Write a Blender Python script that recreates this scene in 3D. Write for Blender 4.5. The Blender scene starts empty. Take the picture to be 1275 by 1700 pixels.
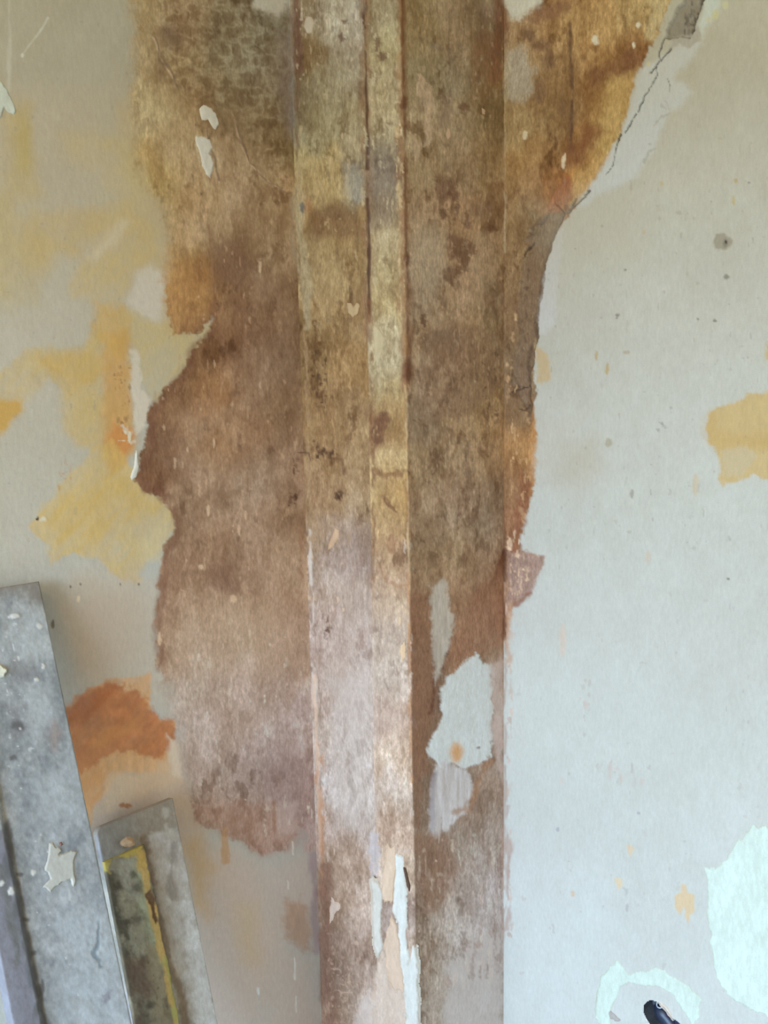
import bpy, math
import numpy as np
from mathutils import Vector, Matrix

# ------------------------------------------------------------------ camera
scene = bpy.context.scene
COL = scene.collection
F_PX, CX, CY = 1278.0, 637.5, 850.0
PITCH, ROLL = math.radians(-7.2), math.radians(-1.1)
S2 = math.sqrt(0.5)
fwd0 = np.array([-S2, S2, 0.0]); rgt0 = np.array([S2, S2, 0.0]); up0 = np.array([0, 0, 1.0])
FWD = fwd0 * math.cos(PITCH) + up0 * math.sin(PITCH)
U1 = up0 * math.cos(PITCH) - fwd0 * math.sin(PITCH)
RGT = rgt0 * math.cos(ROLL) + U1 * math.sin(ROLL)
UPV = U1 * math.cos(ROLL) - rgt0 * math.sin(ROLL)
# the pillar's front arris stands 1.20 m in front of the lens; left inner corner is the plane x = 0, right wall y = 0
def flat_ray(px):
    a = (px - CX) / F_PX
    d = fwd0 + a * rgt0
    return d
D_EDGE = 1.20
edge = flat_ray(650) * D_EDGE
dl, dr = flat_ray(506), flat_ray(838)
tl = edge[1] / dl[1]; left_x = dl[0] * tl            # left inner corner
tr = edge[0] / dr[0]; right_y = dr[1] * tr           # right inner corner
PW = edge[0] - left_x                                # pillar width along x
PD = right_y - edge[1]                               # pillar depth along y
CAM = np.array([-left_x, -right_y, 1.50])
t1 = edge[1] / flat_ray(616)[1]; t2 = edge[0] / flat_ray(679)[0]     # chamfered arris
CH_A = edge[0] - flat_ray(616)[0] * t1                # chamfer width on the front face
CH_B = flat_ray(679)[1] * t2 - edge[1]                # and on the right face
def project(P):
    d = P - CAM
    w = d @ FWD
    return CX + F_PX * (d @ RGT) / w, CY - F_PX * (d @ UPV) / w
def ray(px, py):
    return FWD + RGT * ((px - CX) / F_PX) - UPV * ((py - CY) / F_PX)
def hit(px, py, axis, val):
    d = ray(px, py); t = (val - CAM[axis]) / d[axis]
    return CAM + d * t

cam = bpy.data.cameras.new('camera')
cam.sensor_fit = 'VERTICAL'; cam.sensor_height = 36.0; cam.lens = 36.0 * F_PX / 1700.0
cam.clip_start = 0.02
camo = bpy.data.objects.new('camera', cam)
M = Matrix(((RGT[0], UPV[0], -FWD[0], CAM[0]), (RGT[1], UPV[1], -FWD[1], CAM[1]), (RGT[2], UPV[2], -FWD[2], CAM[2]), (0, 0, 0, 1)))
camo.matrix_world = M
COL.objects.link(camo); scene.camera = camo

# ------------------------------------------------------------------ light: overcast sky through the window opposite the right wall
ROOM_X, ROOM_Y, ROOM_Z = 3.4, -2.25, 2.62
WIN = dict(x0=0.04, x1=1.5, z0=0.06, z1=1.95)
world = bpy.data.worlds.new('sky'); scene.world = world; world.use_nodes = True
bg = world.node_tree.nodes['Background']; bg.inputs[0].default_value = (0.508, 0.722, 1.0, 1); bg.inputs[1].default_value = 3.86      # even blue-white overcast
pl = bpy.data.lights.new('window_portal', 'AREA'); pl.shape = 'RECTANGLE'
pl.size = WIN['x1'] - WIN['x0']; pl.size_y = WIN['z1'] - WIN['z0']; pl.cycles.is_portal = True
plo = bpy.data.objects.new('window_portal', pl); COL.objects.link(plo)
plo.location = ((WIN['x0'] + WIN['x1']) / 2, ROOM_Y - 0.10, (WIN['z0'] + WIN['z1']) / 2); plo.rotation_euler = (math.radians(90), 0, 0)
fill = bpy.data.lights.new('warm_fill', 'POINT'); fill.energy = 4.2; fill.color = (1.0, 0.735, 0.33); fill.shadow_soft_size = 0.15  # added warm fill for the upper left wall, no lamp seen
fillo = bpy.data.objects.new('warm_fill', fill); COL.objects.link(fillo); fillo.location = (0.85, -1.75, 2.35)
scene.view_settings.view_transform = 'Standard'; scene.view_settings.look = 'None'
scene.view_settings.exposure = 2.0; scene.view_settings.gamma = 1.0; scene.view_settings.use_curve_mapping = False

# ------------------------------------------------------------------ helpers
def lin(c):
    c = np.asarray(c, float) / 255.0
    return np.where(c <= 0.04045, c / 12.92, ((c + 0.055) / 1.055) ** 2.4)
_rng = np.random.RandomState(7)
_T = _rng.rand(256, 256).astype(np.float32) * 2 - 1
def vnoise(x, y, seed=0):
    xi = np.floor(x); yi = np.floor(y)
    fx = (x - xi).astype(np.float32); fy = (y - yi).astype(np.float32)
    xi = xi.astype(np.int64) + seed * 37; yi = yi.astype(np.int64) + seed * 91
    fx = fx * fx * fx * (fx * (fx * 6 - 15) + 10); fy = fy * fy * fy * (fy * (fy * 6 - 15) + 10)
    a = _T[xi & 255, yi & 255]; b = _T[(xi + 1) & 255, yi & 255]
    c = _T[xi & 255, (yi + 1) & 255]; d = _T[(xi + 1) & 255, (yi + 1) & 255]
    return a + (b - a) * fx + (c - a) * fy + (a - b - c + d) * fx * fy
def fbm(x, y, sx, sy, octv=4, seed=0, gain=0.55):
    t = 0; amp = 1.0; tot = 0.0
    for k in range(octv):
        # every octave is turned a little so the lattice does not show
        ca, sa = math.cos(0.5 * k), math.sin(0.5 * k)
        if sx != sy: ca, sa = 1.0, 0.0
        u = (x * ca - y * sa) * (2.03 ** k) / sx; v = (x * sa + y * ca) * (2.03 ** k) / sy
        t = t + amp * vnoise(u + 11.3 * k, v + 5.7 * k, seed + k); tot += amp; amp *= gain
    return t / tot * 1.6
def sstep(a, b, x):
    t = np.clip((x - a) / (b - a), 0, 1); return t * t * (3 - 2 * t)

def new_mesh(name, verts, faces, mat=None, parent=None, smooth=False):
    me = bpy.data.meshes.new(name); me.from_pydata([tuple(map(float, v)) for v in verts], [], faces); me.update()
    if smooth: me.polygons.foreach_set('use_smooth', [True] * len(me.polygons))
    if mat: me.materials.append(mat)
    o = bpy.data.objects.new(name, me); COL.objects.link(o)
    if parent: o.parent = parent
    return o
def box_data(x0, x1, y0, y1, z0, z1):
    v = [(x0, y0, z0), (x1, y0, z0), (x1, y1, z0), (x0, y1, z0), (x0, y0, z1), (x1, y0, z1), (x1, y1, z1), (x0, y1, z1)]
    f = [(0, 3, 2, 1), (4, 5, 6, 7), (0, 1, 5, 4), (1, 2, 6, 5), (2, 3, 7, 6), (3, 0, 4, 7)]
    return v, f
def boxes(name, specs, mat, parent=None):
    V, F = [], []
    for s in specs:
        v, f = box_data(*s); n = len(V); V += v; F += [tuple(i + n for i in q) for q in f]
    return new_mesh(name, V, F, mat, parent)
def tag(o, label=None, cat=None, group=None, kind=None):
    if label: o['label'] = label
    if cat: o['category'] = cat
    if group: o['group'] = group
    if kind: o['kind'] = kind
    return o

class NT:
    """small node-tree writer"""
    def __init__(s, name):
        s.m = bpy.data.materials.new(name); s.m.use_nodes = True; s.t = s.m.node_tree
        s.b = s.t.nodes['Principled BSDF']
    def n(s, kind, **kw):
        q = s.t.nodes.new(kind)
        for k, v in kw.items():
            if k in q.inputs.keys(): q.inputs[k].default_value = v
            else: setattr(q, k, v)
        return q
    def l(s, a, b): s.t.links.new(a, b)
    def coords(s, scale=(1, 1, 1), which='Object'):
        tc = s.n('ShaderNodeTexCoord'); mp = s.n('ShaderNodeMapping'); mp.inputs['Scale'].default_value = scale
        s.l(tc.outputs[which], mp.inputs['Vector']); return mp.outputs[0]
    def noise(s, vec, scale, detail=4, rough=0.6):
        q = s.n('ShaderNodeTexNoise'); q.inputs['Scale'].default_value = scale; q.inputs['Detail'].default_value = detail
        q.inputs['Roughness'].default_value = rough; s.l(vec, q.inputs['Vector']); return q.outputs['Fac']
    def ramp(s, fac, stops):
        q = s.n('ShaderNodeValToRGB'); e = q.color_ramp.elements
        while len(e) < len(stops): e.new(0.5)
        for el, (p, c) in zip(e, stops):
            el.position = p; el.color = (*c, 1) if len(c) == 3 else c
        s.l(fac, q.inputs[0]); return q.outputs[0]
    def mix(s, mode, fac, a, b):
        q = s.n('ShaderNodeMix', data_type='RGBA', blend_type=mode)
        for sock, v in ((q.inputs[0], fac), (q.inputs[6], a), (q.inputs[7], b)):
            if hasattr(v, 'links'): s.l(v, sock)
            elif isinstance(v, (int, float)): sock.default_value = v
            else: sock.default_value = (*v, 1)
        return q.outputs[2]
    def bump(s, h, strength, dist):
        q = s.n('ShaderNodeBump'); q.inputs['Strength'].default_value = strength; q.inputs['Distance'].default_value = dist
        s.l(h, q.inputs['Height']); s.l(q.outputs[0], s.b.inputs['Normal']); return q
    def done(s, rough=0.8, spec=0.3):
        s.b.inputs['Roughness'].default_value = rough; s.b.inputs['Specular IOR Level'].default_value = spec; return s.m
def plain(name, col, rough=0.8, var=0.12, scale=18.0, spec=0.3):
    q = NT(name); v = q.coords()
    n = q.noise(v, scale, 5)
    lo = [c * (1 - var) for c in col]; hi = [min(1, c * (1 + var)) for c in col]
    q.l(q.ramp(n, [(0.3, lo), (0.7, hi)]), q.b.inputs['Base Color'])
    q.bump(n, 0.15, 0.002)
    return q.done(rough, spec)
def wall_material(name):
    q = NT(name)
    at = q.n('ShaderNodeAttribute', attribute_name='paint')
    v = q.coords((1, 1, 0.35)); v2 = q.coords()
    streak = q.noise(v, 210.0, 3, 0.65)          # fine vertical brush and scraper streaks
    grain = q.noise(v2, 520.0, 2, 0.6)
    c1 = q.mix('MULTIPLY', 1.0, at.outputs['Color'], q.ramp(streak, [(0.28, (0.945, 0.94, 0.93)), (0.72, (1.05, 1.05, 1.045))]))
    c2 = q.mix('MULTIPLY', 1.0, c1, q.ramp(grain, [(0.3, (0.97, 0.965, 0.96)), (0.7, (1.03, 1.03, 1.03))]))
    # where the coat is scraped or stained the wear breaks up into fine specks and drag marks
    w1 = q.noise(q.coords((1, 1, 0.30)), 330.0, 4, 0.7); w2 = q.noise(q.coords((1, 1, 0.6)), 150.0, 5, 0.68)
    wear = q.mix('MULTIPLY', 1.0, q.ramp(w1, [(0.30, (0.76, 0.73, 0.70)), (0.52, (1.0, 1.0, 1.0)), (0.72, (1.26, 1.27, 1.28))]), q.ramp(w2, [(0.32, (0.80, 0.77, 0.74)), (0.52, (1.02, 1.02, 1.02)), (0.70, (1.18, 1.19, 1.20))]))
    c3 = q.mix('MULTIPLY', at.outputs['Alpha'], c2, wear)
    q.l(c3, q.b.inputs['Base Color'])
    q.bump(streak, 0.06, 0.0010)
    return q.done(0.62, 0.28)

# ------------------------------------------------------------------ the room behind the camera
m_paint = plain('room_plaster', (0.70, 0.66, 0.56), 0.85, 0.05, 6)
m_ceil = plain('room_ceiling', (0.70, 0.69, 0.64), 0.9, 0.03, 5)
m_floor = plain('room_floorboards', (0.42, 0.34, 0.24), 0.6, 0.18, 7)
m_lawn = plain('paving_outside', (0.22, 0.19, 0.12), 0.95, 0.2, 3)
m_white = plain('window_paint', (0.75, 0.76, 0.75), 0.5, 0.03, 9)
tag(boxes('floor', [(-0.1, ROOM_X + 0.1, ROOM_Y - 0.1, 0.1, -0.12, 0.0)], m_floor), kind='structure')
tag(boxes('ceiling', [(-0.1, ROOM_X + 0.1, ROOM_Y - 0.1, 0.1, ROOM_Z, ROOM_Z + 0.12)], m_ceil), kind='structure')
W = WIN; yb0, yb1 = ROOM_Y - 0.2, ROOM_Y
tag(boxes('wall_back', [(-0.1, W['x0'], yb0, yb1, 0, ROOM_Z), (W['x1'], ROOM_X + 0.1, yb0, yb1, 0, ROOM_Z),
                        (W['x0'], W['x1'], yb0, yb1, 0, W['z0']), (W['x0'], W['x1'], yb0, yb1, W['z1'], ROOM_Z)], m_paint), kind='structure')
m_side = plain('bare_side_plaster', (0.58, 0.47, 0.33), 0.9, 0.08, 5)
tag(boxes('wall_side', [(ROOM_X, ROOM_X + 0.1, ROOM_Y, 0.1, 0, ROOM_Z)], m_side), kind='structure')
wx = (W['x0'] + W['x1']) / 2
fr = tag(boxes('window_1', [(W['x0'], W['x0'] + .06, yb0 + .05, yb0 + .12, W['z0'], W['z1']), (W['x1'] - .06, W['x1'], yb0 + .05, yb0 + .12, W['z0'], W['z1']),
                       (W['x0'], W['x1'], yb0 + .05, yb0 + .12, W['z1'] - .06, W['z1']), (W['x0'], W['x1'], yb0 + .05, yb0 + .12, W['z0'], W['z0'] + .06),
                       (wx - .04, wx + .04, yb0 + .05, yb0 + .12, W['z0'], W['z1'])], m_white), kind='structure')
tag(boxes('ground', [(-40, 40, -60, ROOM_Y - 0.2, -0.45, -0.4)], m_lawn), kind='structure')

# ------------------------------------------------------------------ the two walls and the pillar as fine grids
STEP = 1.8
def seg_cols(kind):
    """plan positions of grid columns, about STEP pixels apart, with their outward normals and nominal pixel x"""
    out = []
    def on(px):
        d = flat_ray(px)
        if kind == 'left': t = (0 - CAM[0]) / d[0]; return np.array([0.0, CAM[1] + d[1] * t])
        t = (0 - CAM[1]) / d[1]; return np.array([CAM[0] + d[0] * t, 0.0])
    if kind == 'left':
        for px in np.arange(-200, 506, STEP): out.append((on(px), (1, 0), px))
        out.append((np.array([0.0, -PD]), (1, 0), 506)); out.append((np.array([0.0, -PD + 0.02]), (1, 0), 508)); y0 = out[0][0][1]
        ext = [(np.array([0.0, y]), (1, 0), -200 - (y0 - y) * 1500) for y in np.linspace(ROOM_Y, y0, 24)[:-1]]
        return ext + out
    if kind == 'right':
        out.append((np.array([PW - 0.02, 0.0]), (0, -1), 836)); out.append((np.array([PW, 0.0]), (0, -1), 838))
        for px in np.arange(840, 1480, STEP): out.append((on(px), (0, -1), px))
        x0 = out[-1][0][0]
        return out + [(np.array([x, 0.0]), (0, -1), 1480 + (x - x0) * 1500) for x in np.linspace(x0, ROOM_X, 24)[1:]]
    nl = math.hypot(CH_A, CH_B)
    pts = [(-0.012, -PD), (PW - CH_A, -PD), (PW, -PD + CH_B), (PW, 0.012)]; nr = [(0, -1), (CH_B / nl, -CH_A / nl), (1, 0)]
    for (a, b), n in zip(zip(pts[:-1], pts[1:]), nr):
        a, b = np.array(a), np.array(b)
        pa, pb = [project(np.array([*q, CAM[2] - 0.13]))[0] for q in (a, b)]
        k = max(4, int(round((pb - pa) / STEP)))
        for i in range(k + 1):
            if i == 0 and out:
                n0 = np.array(out[-1][1]) + np.array(n); out[-1] = (out[-1][0], tuple(n0 / np.linalg.norm(n0)), out[-1][2]); continue
            t = i / k; out.append((a + (b - a) * t, n, pa + (pb - pa) * t))
    return out
ROWS_IN = np.arange(-100, 1800.1, STEP)
class Wall: pass
def build_grid(kind):
    w = Wall(); cols = seg_cols(kind); w.kind = kind
    P = np.array([c[0] for c in cols]); N = np.array([c[1] for c in cols], float); PXN = np.array([c[2] for c in cols])
    nc = len(cols)
    # height of every in-frame row on every column
    d0 = np.concatenate([P, np.zeros((nc, 1))], 1) - CAM
    inx = (PXN >= -200) & (PXN <= 1480)
    ref = np.where(inx, np.arange(nc), np.where(PXN < 0, np.argmax(inx), nc - 1 - np.argmax(inx[::-1])))
    dr_ = d0[ref]
    K = (CY - ROWS_IN)[:, None] / F_PX
    num = K * (dr_ @ FWD)[None] - (dr_ @ UPV)[None]
    z = num / (UPV[2] - K * FWD[2])
    topz = np.linspace(1, 0, 7)[:-1, None]; botz = np.linspace(0, 1, 7)[1:, None]
    Z = np.concatenate([z[:1] + (ROOM_Z - z[:1]) * topz, z, z[-1:] * (1 - botz)], 0)
    nr = Z.shape[0]
    V = np.zeros((nr, nc, 3)); V[..., :2] = P[None]; V[..., 2] = Z
    X = np.zeros((nr, nc)); Y = np.zeros((nr, nc))
    px, py = project(V[:, inx].reshape(-1, 3)); X[:, inx] = px.reshape(nr, -1); Y[:, inx] = py.reshape(nr, -1)
    for j in np.where(~inx)[0]:
        X[:, j] = X[:, ref[j]] + (PXN[j] - PXN[ref[j]]); Y[:, j] = Y[:, ref[j]]
    w.V, w.N, w.X, w.Y, w.nr, w.nc = V, N, X.ravel(), Y.ravel(), nr, nc
    w.rowY = np.sort(Y[:, nc // 2]) if kind != "left" else np.sort(Y[:, nc - nc // 3])
    w.A = np.zeros((nr * nc, 3)); w.H = np.zeros(nr * nc); w.W = np.full(nr * nc, 0.06)
    return w
def finish_grid(w, name, mat):
    V = w.V + (w.H.reshape(w.nr, w.nc)[..., None] * np.concatenate([w.N, np.zeros((w.nc, 1))], 1)[None])
    i = np.arange(w.nr * w.nc).reshape(w.nr, w.nc)
    q = np.stack([i[:-1, :-1], i[1:, :-1], i[1:, 1:], i[:-1, 1:]], -1).reshape(-1, 4)
    keep = getattr(w, 'keep', None)
    if keep is not None: q = q[keep[q].all(1)]
    me = bpy.data.meshes.new(name)
    me.vertices.add(w.nr * w.nc); me.vertices.foreach_set('co', V.reshape(-1).astype(np.float32))
    me.loops.add(q.size); me.loops.foreach_set('vertex_index', q.reshape(-1).astype(np.int32))
    me.polygons.add(len(q)); me.polygons.foreach_set('loop_start', np.arange(0, q.size, 4, dtype=np.int32))
    me.polygons.foreach_set('use_smooth', np.ones(len(q), bool))
    me.update(calc_edges=True)
    at = me.attributes.new('paint', 'FLOAT_COLOR', 'POINT')
    rgba = np.ones((w.nr * w.nc, 4), np.float32); rgba[:, :3] = np.clip(w.A, 0.004, 0.92); rgba[:, 3] = getattr(w, 'W', np.full(w.nr * w.nc, 0.35)); at.data.foreach_set('color', rgba.ravel())
    me.materials.append(mat)
    o = bpy.data.objects.new(name, me); COL.objects.link(o)
    return tag(o, kind='structure')

# ------------------------------------------------------------------ paint: stains and old coats laid onto the grids
BASE = np.array([0.60, 0.585, 0.53])                 # bare old emulsion
# light falling on each plane (relative), used only to turn colours picked from the picture into albedos
LIGHT = {
    'left': [[0.631, -0.686, 0.458, 0.334, 0.989, -0.773], [0.587, -0.741, 0.727, 0.388, 1.141, -0.973], [0.424, -0.739, 1.063, 0.412, 1.222, -1.155]],
    'a': [[-2.128, 12.94, -0.519, -15.29, 3.923, -1.003], [-3.339, 18.539, -0.663, -22.177, 5.656, -1.343], [-4.31, 22.402, -0.631, -27.118, 7.179, -1.629]],
    'c': [[-0.341, 4.596, 0.3, -5.289, 0.999, -0.446], [-2.083, 11.434, 0.568, -12.266, 1.354, -0.586], [-1.612, 8.499, 1.212, -9.131, 1.171, -0.705]],
    'b': [[13.915, -44.791, 0.957, 37.055, -1.066, -0.063], [16.15, -52.524, 1.466, 43.619, -1.638, -0.059], [17.295, -57.115, 2.153, 47.726, -2.466, -0.031]],
    'right': [[-0.304, 1.867, 0.918, -0.887, -0.246, -0.243], [-0.388, 1.884, 1.402, -0.857, -0.355, -0.313], [-0.691, 2.135, 1.98, -0.988, -0.478, -0.337]],
    'board': [[0.76, 0, 0, 0, 0, 0], [0.84, 0, 0, 0, 0, 0], [0.90, 0, 0, 0, 0, 0]],
}
def light_at(surf, x, y):
    x = np.clip(x, 0, 1275) / 1275.0; y = np.clip(y, 0, 1700) / 1700.0
    M = [1.0, x, y, x * x, x * y, y * y]
    return np.stack([sum(c * m for c, m in zip(co, M)) for co in LIGHT[surf]], -1)
def seam_l(y): return 480 + 55 * y / 1700.0
def seam_1(y): return 603 + 24 * y / 1700.0
def seam_2(y): return 664 + 28 * y / 1700.0
SEAM_R = 838.5
def surf_of(x, y):
    if x < seam_l(y): return 'left'
    if x < seam_1(y): return 'a'
    if x < seam_2(y): return 'c'
    return 'b' if x < SEAM_R else 'right'
def albedo(rgb, x, y, surf=None):
    # eyeballed browns come out too red and too dark: pull the darker picks towards grey
    c = np.asarray(rgb, float); m = float(c @ np.array([0.3, 0.59, 0.11])); t = min(1.0, max(0.0, (165.0 - m) / 55.0))
    rgb = m + (c - m) * (1 - 0.20 * t) + 7.0 * t
    return np.clip(lin(rgb) / light_at(surf or surf_of(x, y), x, y), 0.012, 0.90)

def sdf_poly(x, y, pts):
    pts = np.asarray(pts, float); n = len(pts)
    d = np.full(x.shape, 1e12); s = np.zeros(x.shape, bool)
    for i in range(n):
        ax, ay = pts[i]; bx, by = pts[(i + 1) % n]
        ex, ey = bx - ax, by - ay; wx, wy = x - ax, y - ay
        t = np.clip((wx * ex + wy * ey) / (ex * ex + ey * ey + 1e-9), 0, 1)
        d = np.minimum(d, (wx - ex * t) ** 2 + (wy - ey * t) ** 2)
        c = ((ay <= y) & (by > y)) | ((by <= y) & (ay > y))
        if ey != 0: s ^= c & (x < ax + (y - ay) * ex / ey)
    d = np.sqrt(d); return np.where(s, -d, d)
def sdf_line(x, y, pts):
    d = np.full(x.shape, 1e12)
    for (ax, ay), (bx, by) in zip(pts[:-1], pts[1:]):
        ex, ey = bx - ax, by - ay; wx, wy = x - ax, y - ay
        t = np.clip((wx * ex + wy * ey) / (ex * ex + ey * ey + 1e-9), 0, 1)
        d = np.minimum(d, (wx - ex * t) ** 2 + (wy - ey * t) ** 2)
    return np.sqrt(d)
_seed = [100]
def near(w, pts, m):
    p = np.asarray(pts, float); lo = p.min(0) - m; hi = p.max(0) + m
    return np.where((w.X > lo[0]) & (w.X < hi[0]) & (w.Y > lo[1]) & (w.Y < hi[1]))[0]
def blend(w, i, a, rgb, at, dz=0.0, tex=0.0, surf=None, anis=(9, 26), seed=0):
    col = albedo(rgb, at[0], at[1], surf)
    c = np.repeat(col[None], len(i), 0)
    if tex:
        n = fbm(w.X[i], w.Y[i], anis[0], anis[1], 3, seed)
        c = c * np.exp(tex * n[:, None] * np.array([0.85, 1.05, 1.3]))
    w.A[i] = w.A[i] * (1 - a[:, None]) + c * a[:, None]
    if dz: w.H[i] += dz * a
    if hasattr(w, 'W') and sum(rgb) > 480: w.W[i] *= 1 - 0.75 * a      # a whole coat hides the wear below
def where_kind(kinds):
    return [w for w in walls if w.kind[0] in kinds]
def patch(pts, rgb, soft=5, warp=5, ws=20, op=1.0, dz=0.0, tex=0.0, kinds='lpr', hatch=0, anis=(9, 26), surf=None, thin=0.0):
    """an irregular stain or coat with the given outline"""
    _seed[0] += 1; sd = _seed[0]; cen = np.asarray(pts, float).mean(0)
    for w in where_kind(kinds):
        i = near(w, pts, soft + warp * 2 + 4)
        if len(i) == 0: continue
        x, y = w.X[i], w.Y[i]
        xw = x + warp * fbm(x, y, ws, ws, 4, sd, 0.62); yw = y + warp * fbm(x + 300, y - 90, ws, ws, 4, sd + 9, 0.62)
        d = sdf_poly(xw, yw, pts); a = 1 - sstep(-soft, soft, d)
        if thin: a = a * np.clip(1 - thin + thin * (0.5 + 1.0 * fbm(x, y, 38, 38, 4, sd + 4)), 0, 1)
        if hatch:
            u, v = x * 0.66 - y * 0.75, x * 0.75 + y * 0.66
            a = a * np.clip(0.82 + hatch * fbm(u, v, 46, 7, 3, sd + 3), 0, 1)
        a = np.clip(a * op, 0, 1); k = a > 0.004
        blend(w, i[k], a[k], rgb, cen, dz, tex, surf if surf else {'l': 'left', 'r': 'right', 'B': 'board', 'C': 'board', 'Y': 'board'}.get(w.kind[0]), anis, sd + 5)
def stroke(pts, width, rgb, soft=1.5, warp=2.0, ws=9, op=1.0, dz=0.0, kinds='lpr', broken=0.0, tex=0.0, surf=None):
    _seed[0] += 1; sd = _seed[0]; cen = np.asarray(pts, float)[len(pts) // 2]
    for w in where_kind(kinds):
        i = near(w, pts, width + soft + warp * 2 + 3)
        if len(i) == 0: continue
        x, y = w.X[i], w.Y[i]
        d = sdf_line(x + warp * fbm(x, y, ws, ws * 2, 3, sd), y + warp * fbm(x, y, ws, ws, 3, sd + 2), pts)
        wd = width * 0.5 * (1 + 0.5 * fbm(x, y, 14, 30, 2, sd + 6))
        a = 1 - sstep(wd - soft, wd + soft, d)
        if broken: a = a * sstep(-0.25 + broken, 0.15 + broken, fbm(x, y, 16, 34, 3, sd + 4) + 0.35)
        a = np.clip(a * op, 0, 1); k = a > 0.004
        blend(w, i[k], a[k], rgb, cen, dz, tex, surf if surf else {'l': 'left', 'r': 'right', 'B': 'board', 'C': 'board', 'Y': 'board'}.get(w.kind[0]), (9, 26), sd + 5)
def blob(x, y, rx, ry, rgb, soft=0.35, op=1.0, dz=0.0, ang=0.0, warp=None, kinds='lpr', tex=0.0):
    ca, sa = math.cos(math.radians(ang)), math.sin(math.radians(ang))
    pts = [(x + rx * math.cos(t) * ca - ry * math.sin(t) * sa, y + rx * math.cos(t) * sa + ry * math.sin(t) * ca) for t in np.linspace(0, 2 * math.pi, 15)[:-1]]
    r = min(rx, ry); patch(pts, rgb, max(0.9, soft * r), 0.35 * r if warp is None else warp, max(5, r * 1.2), op, dz, tex, kinds)
def scatter(pts, n, rgb, sx, sy, seed, op=0.9, dz=0.0, jitter=18, kinds='lpr', tilt=0.0):
    """many little flecks (old paint, mould) strewn over an area"""
    R = np.random.RandomState(seed); p = np.asarray(pts, float); lo, hi = p.min(0), p.max(0); q = []
    while len(q) < n:
        c = lo + R.rand(n * 3, 2) * (hi - lo); q += list(c[sdf_poly(c[:, 0], c[:, 1], pts) < 0])
    for w in where_kind(kinds):
        XY = np.stack([w.X, w.Y], 1).reshape(w.nr, w.nc, 2)
        for (cx, cy) in q[:n]:
            a, b = sx * (0.5 + R.rand() * 1.0), sy * (0.4 + R.rand() * 1.3)
            col = np.clip(np.array(rgb) + R.uniform(-jitter, jitter), 0, 255); a *= 0.6 + R.rand() ** 2 * 1.2; b *= 0.5 + R.rand() ** 2 * 1.4; op_ = op * R.uniform(0.35, 1.0)
            r0 = np.searchsorted(w.rowY, cy - 2 * b - 3); r1 = np.searchsorted(w.rowY, cy + 2 * b + 3)
            if r1 <= r0: continue
            X = XY[r0:r1, :, 0]; c0 = np.searchsorted(X[len(X) // 2], cx - 2 * a - 4); c1 = np.searchsorted(X[len(X) // 2], cx + 2 * a + 4)
            if c1 <= c0: continue
            g = XY[r0:r1, c0:c1]
            dx = g[..., 0] - cx; dy = g[..., 1] - cy; dx = dx + dy * tilt
            d = np.sqrt((dx / a) ** 2 + (dy / b) ** 2) + 0.75 * vnoise(g[..., 0] / 3.2 + cy, g[..., 1] / 4.5 + cx, seed & 63)
            al = (1 - sstep(0.6, 1.25, d)) * op_
            idx = (np.arange(r0, r1)[:, None] * w.nc + np.arange(c0, c1)[None]).ravel(); al = al.ravel(); k = al > 0.01
            if k.any():
                idx, al = idx[k], al[k]
                c = albedo(col, cx, cy)
                w.A[idx] = w.A[idx] * (1 - al[:, None]) + c * al[:, None]
                if dz: w.H[idx] += dz * al
def colour_field(w, sel, pts, sigma, surf, warp=12):
    """soft field through picked colours; the picks become albedos first"""
    P = np.array([(p[0], p[1]) for p in pts], float)
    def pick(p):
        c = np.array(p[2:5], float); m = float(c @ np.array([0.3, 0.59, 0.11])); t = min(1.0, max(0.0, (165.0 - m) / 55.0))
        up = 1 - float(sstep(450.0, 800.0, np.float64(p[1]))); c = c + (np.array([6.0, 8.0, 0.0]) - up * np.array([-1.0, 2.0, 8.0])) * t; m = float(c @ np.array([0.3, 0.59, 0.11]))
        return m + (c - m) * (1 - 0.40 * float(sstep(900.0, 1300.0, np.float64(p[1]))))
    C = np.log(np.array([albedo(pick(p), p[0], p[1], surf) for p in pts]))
    x, y = w.X[sel], w.Y[sel]
    xw = x + warp * fbm(x, y, 26, 60, 4, 41); yw = y + 1.6 * warp * fbm(x + 77, y, 30, 60, 4, 47)
    out = np.zeros((len(sel), 3)); tot = np.zeros(len(sel))
    for (px, py), c in zip(P, C):
        g = np.exp(-(((xw - px) / sigma) ** 2 + ((yw - py) / (sigma * 1.15)) ** 2)) + 1e-12 / (1 + (xw - px) ** 2 + (yw - py) ** 2)
        out += g[:, None] * c; tot += g
    return np.exp(out / tot[:, None])
def mottle(w, sel, amp, seed, sx=10, sy=30):
    """scraped, vertically streaked wear: blotches, drag marks and fine grain"""
    x, y = w.X[sel], w.Y[sel]
    xw = x + 6 * fbm(x, y, 24, 40, 3, seed + 40); yw = y + 10 * fbm(x + 31, y, 24, 40, 3, seed + 43)
    blot = fbm(xw, yw, 34, 48, 5, seed + 11, 0.62); drag = fbm(xw, y, 7, 46, 4, seed); fine = fbm(x, y, 3.6, 8, 3, seed + 23, 0.7)
    n = 0.62 * np.tanh(1.5 * blot) + 0.50 * drag + 0.42 * fine
    out = np.exp(amp * n[:, None] * np.array([0.80, 1.0, 1.22]))
    return out

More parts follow.
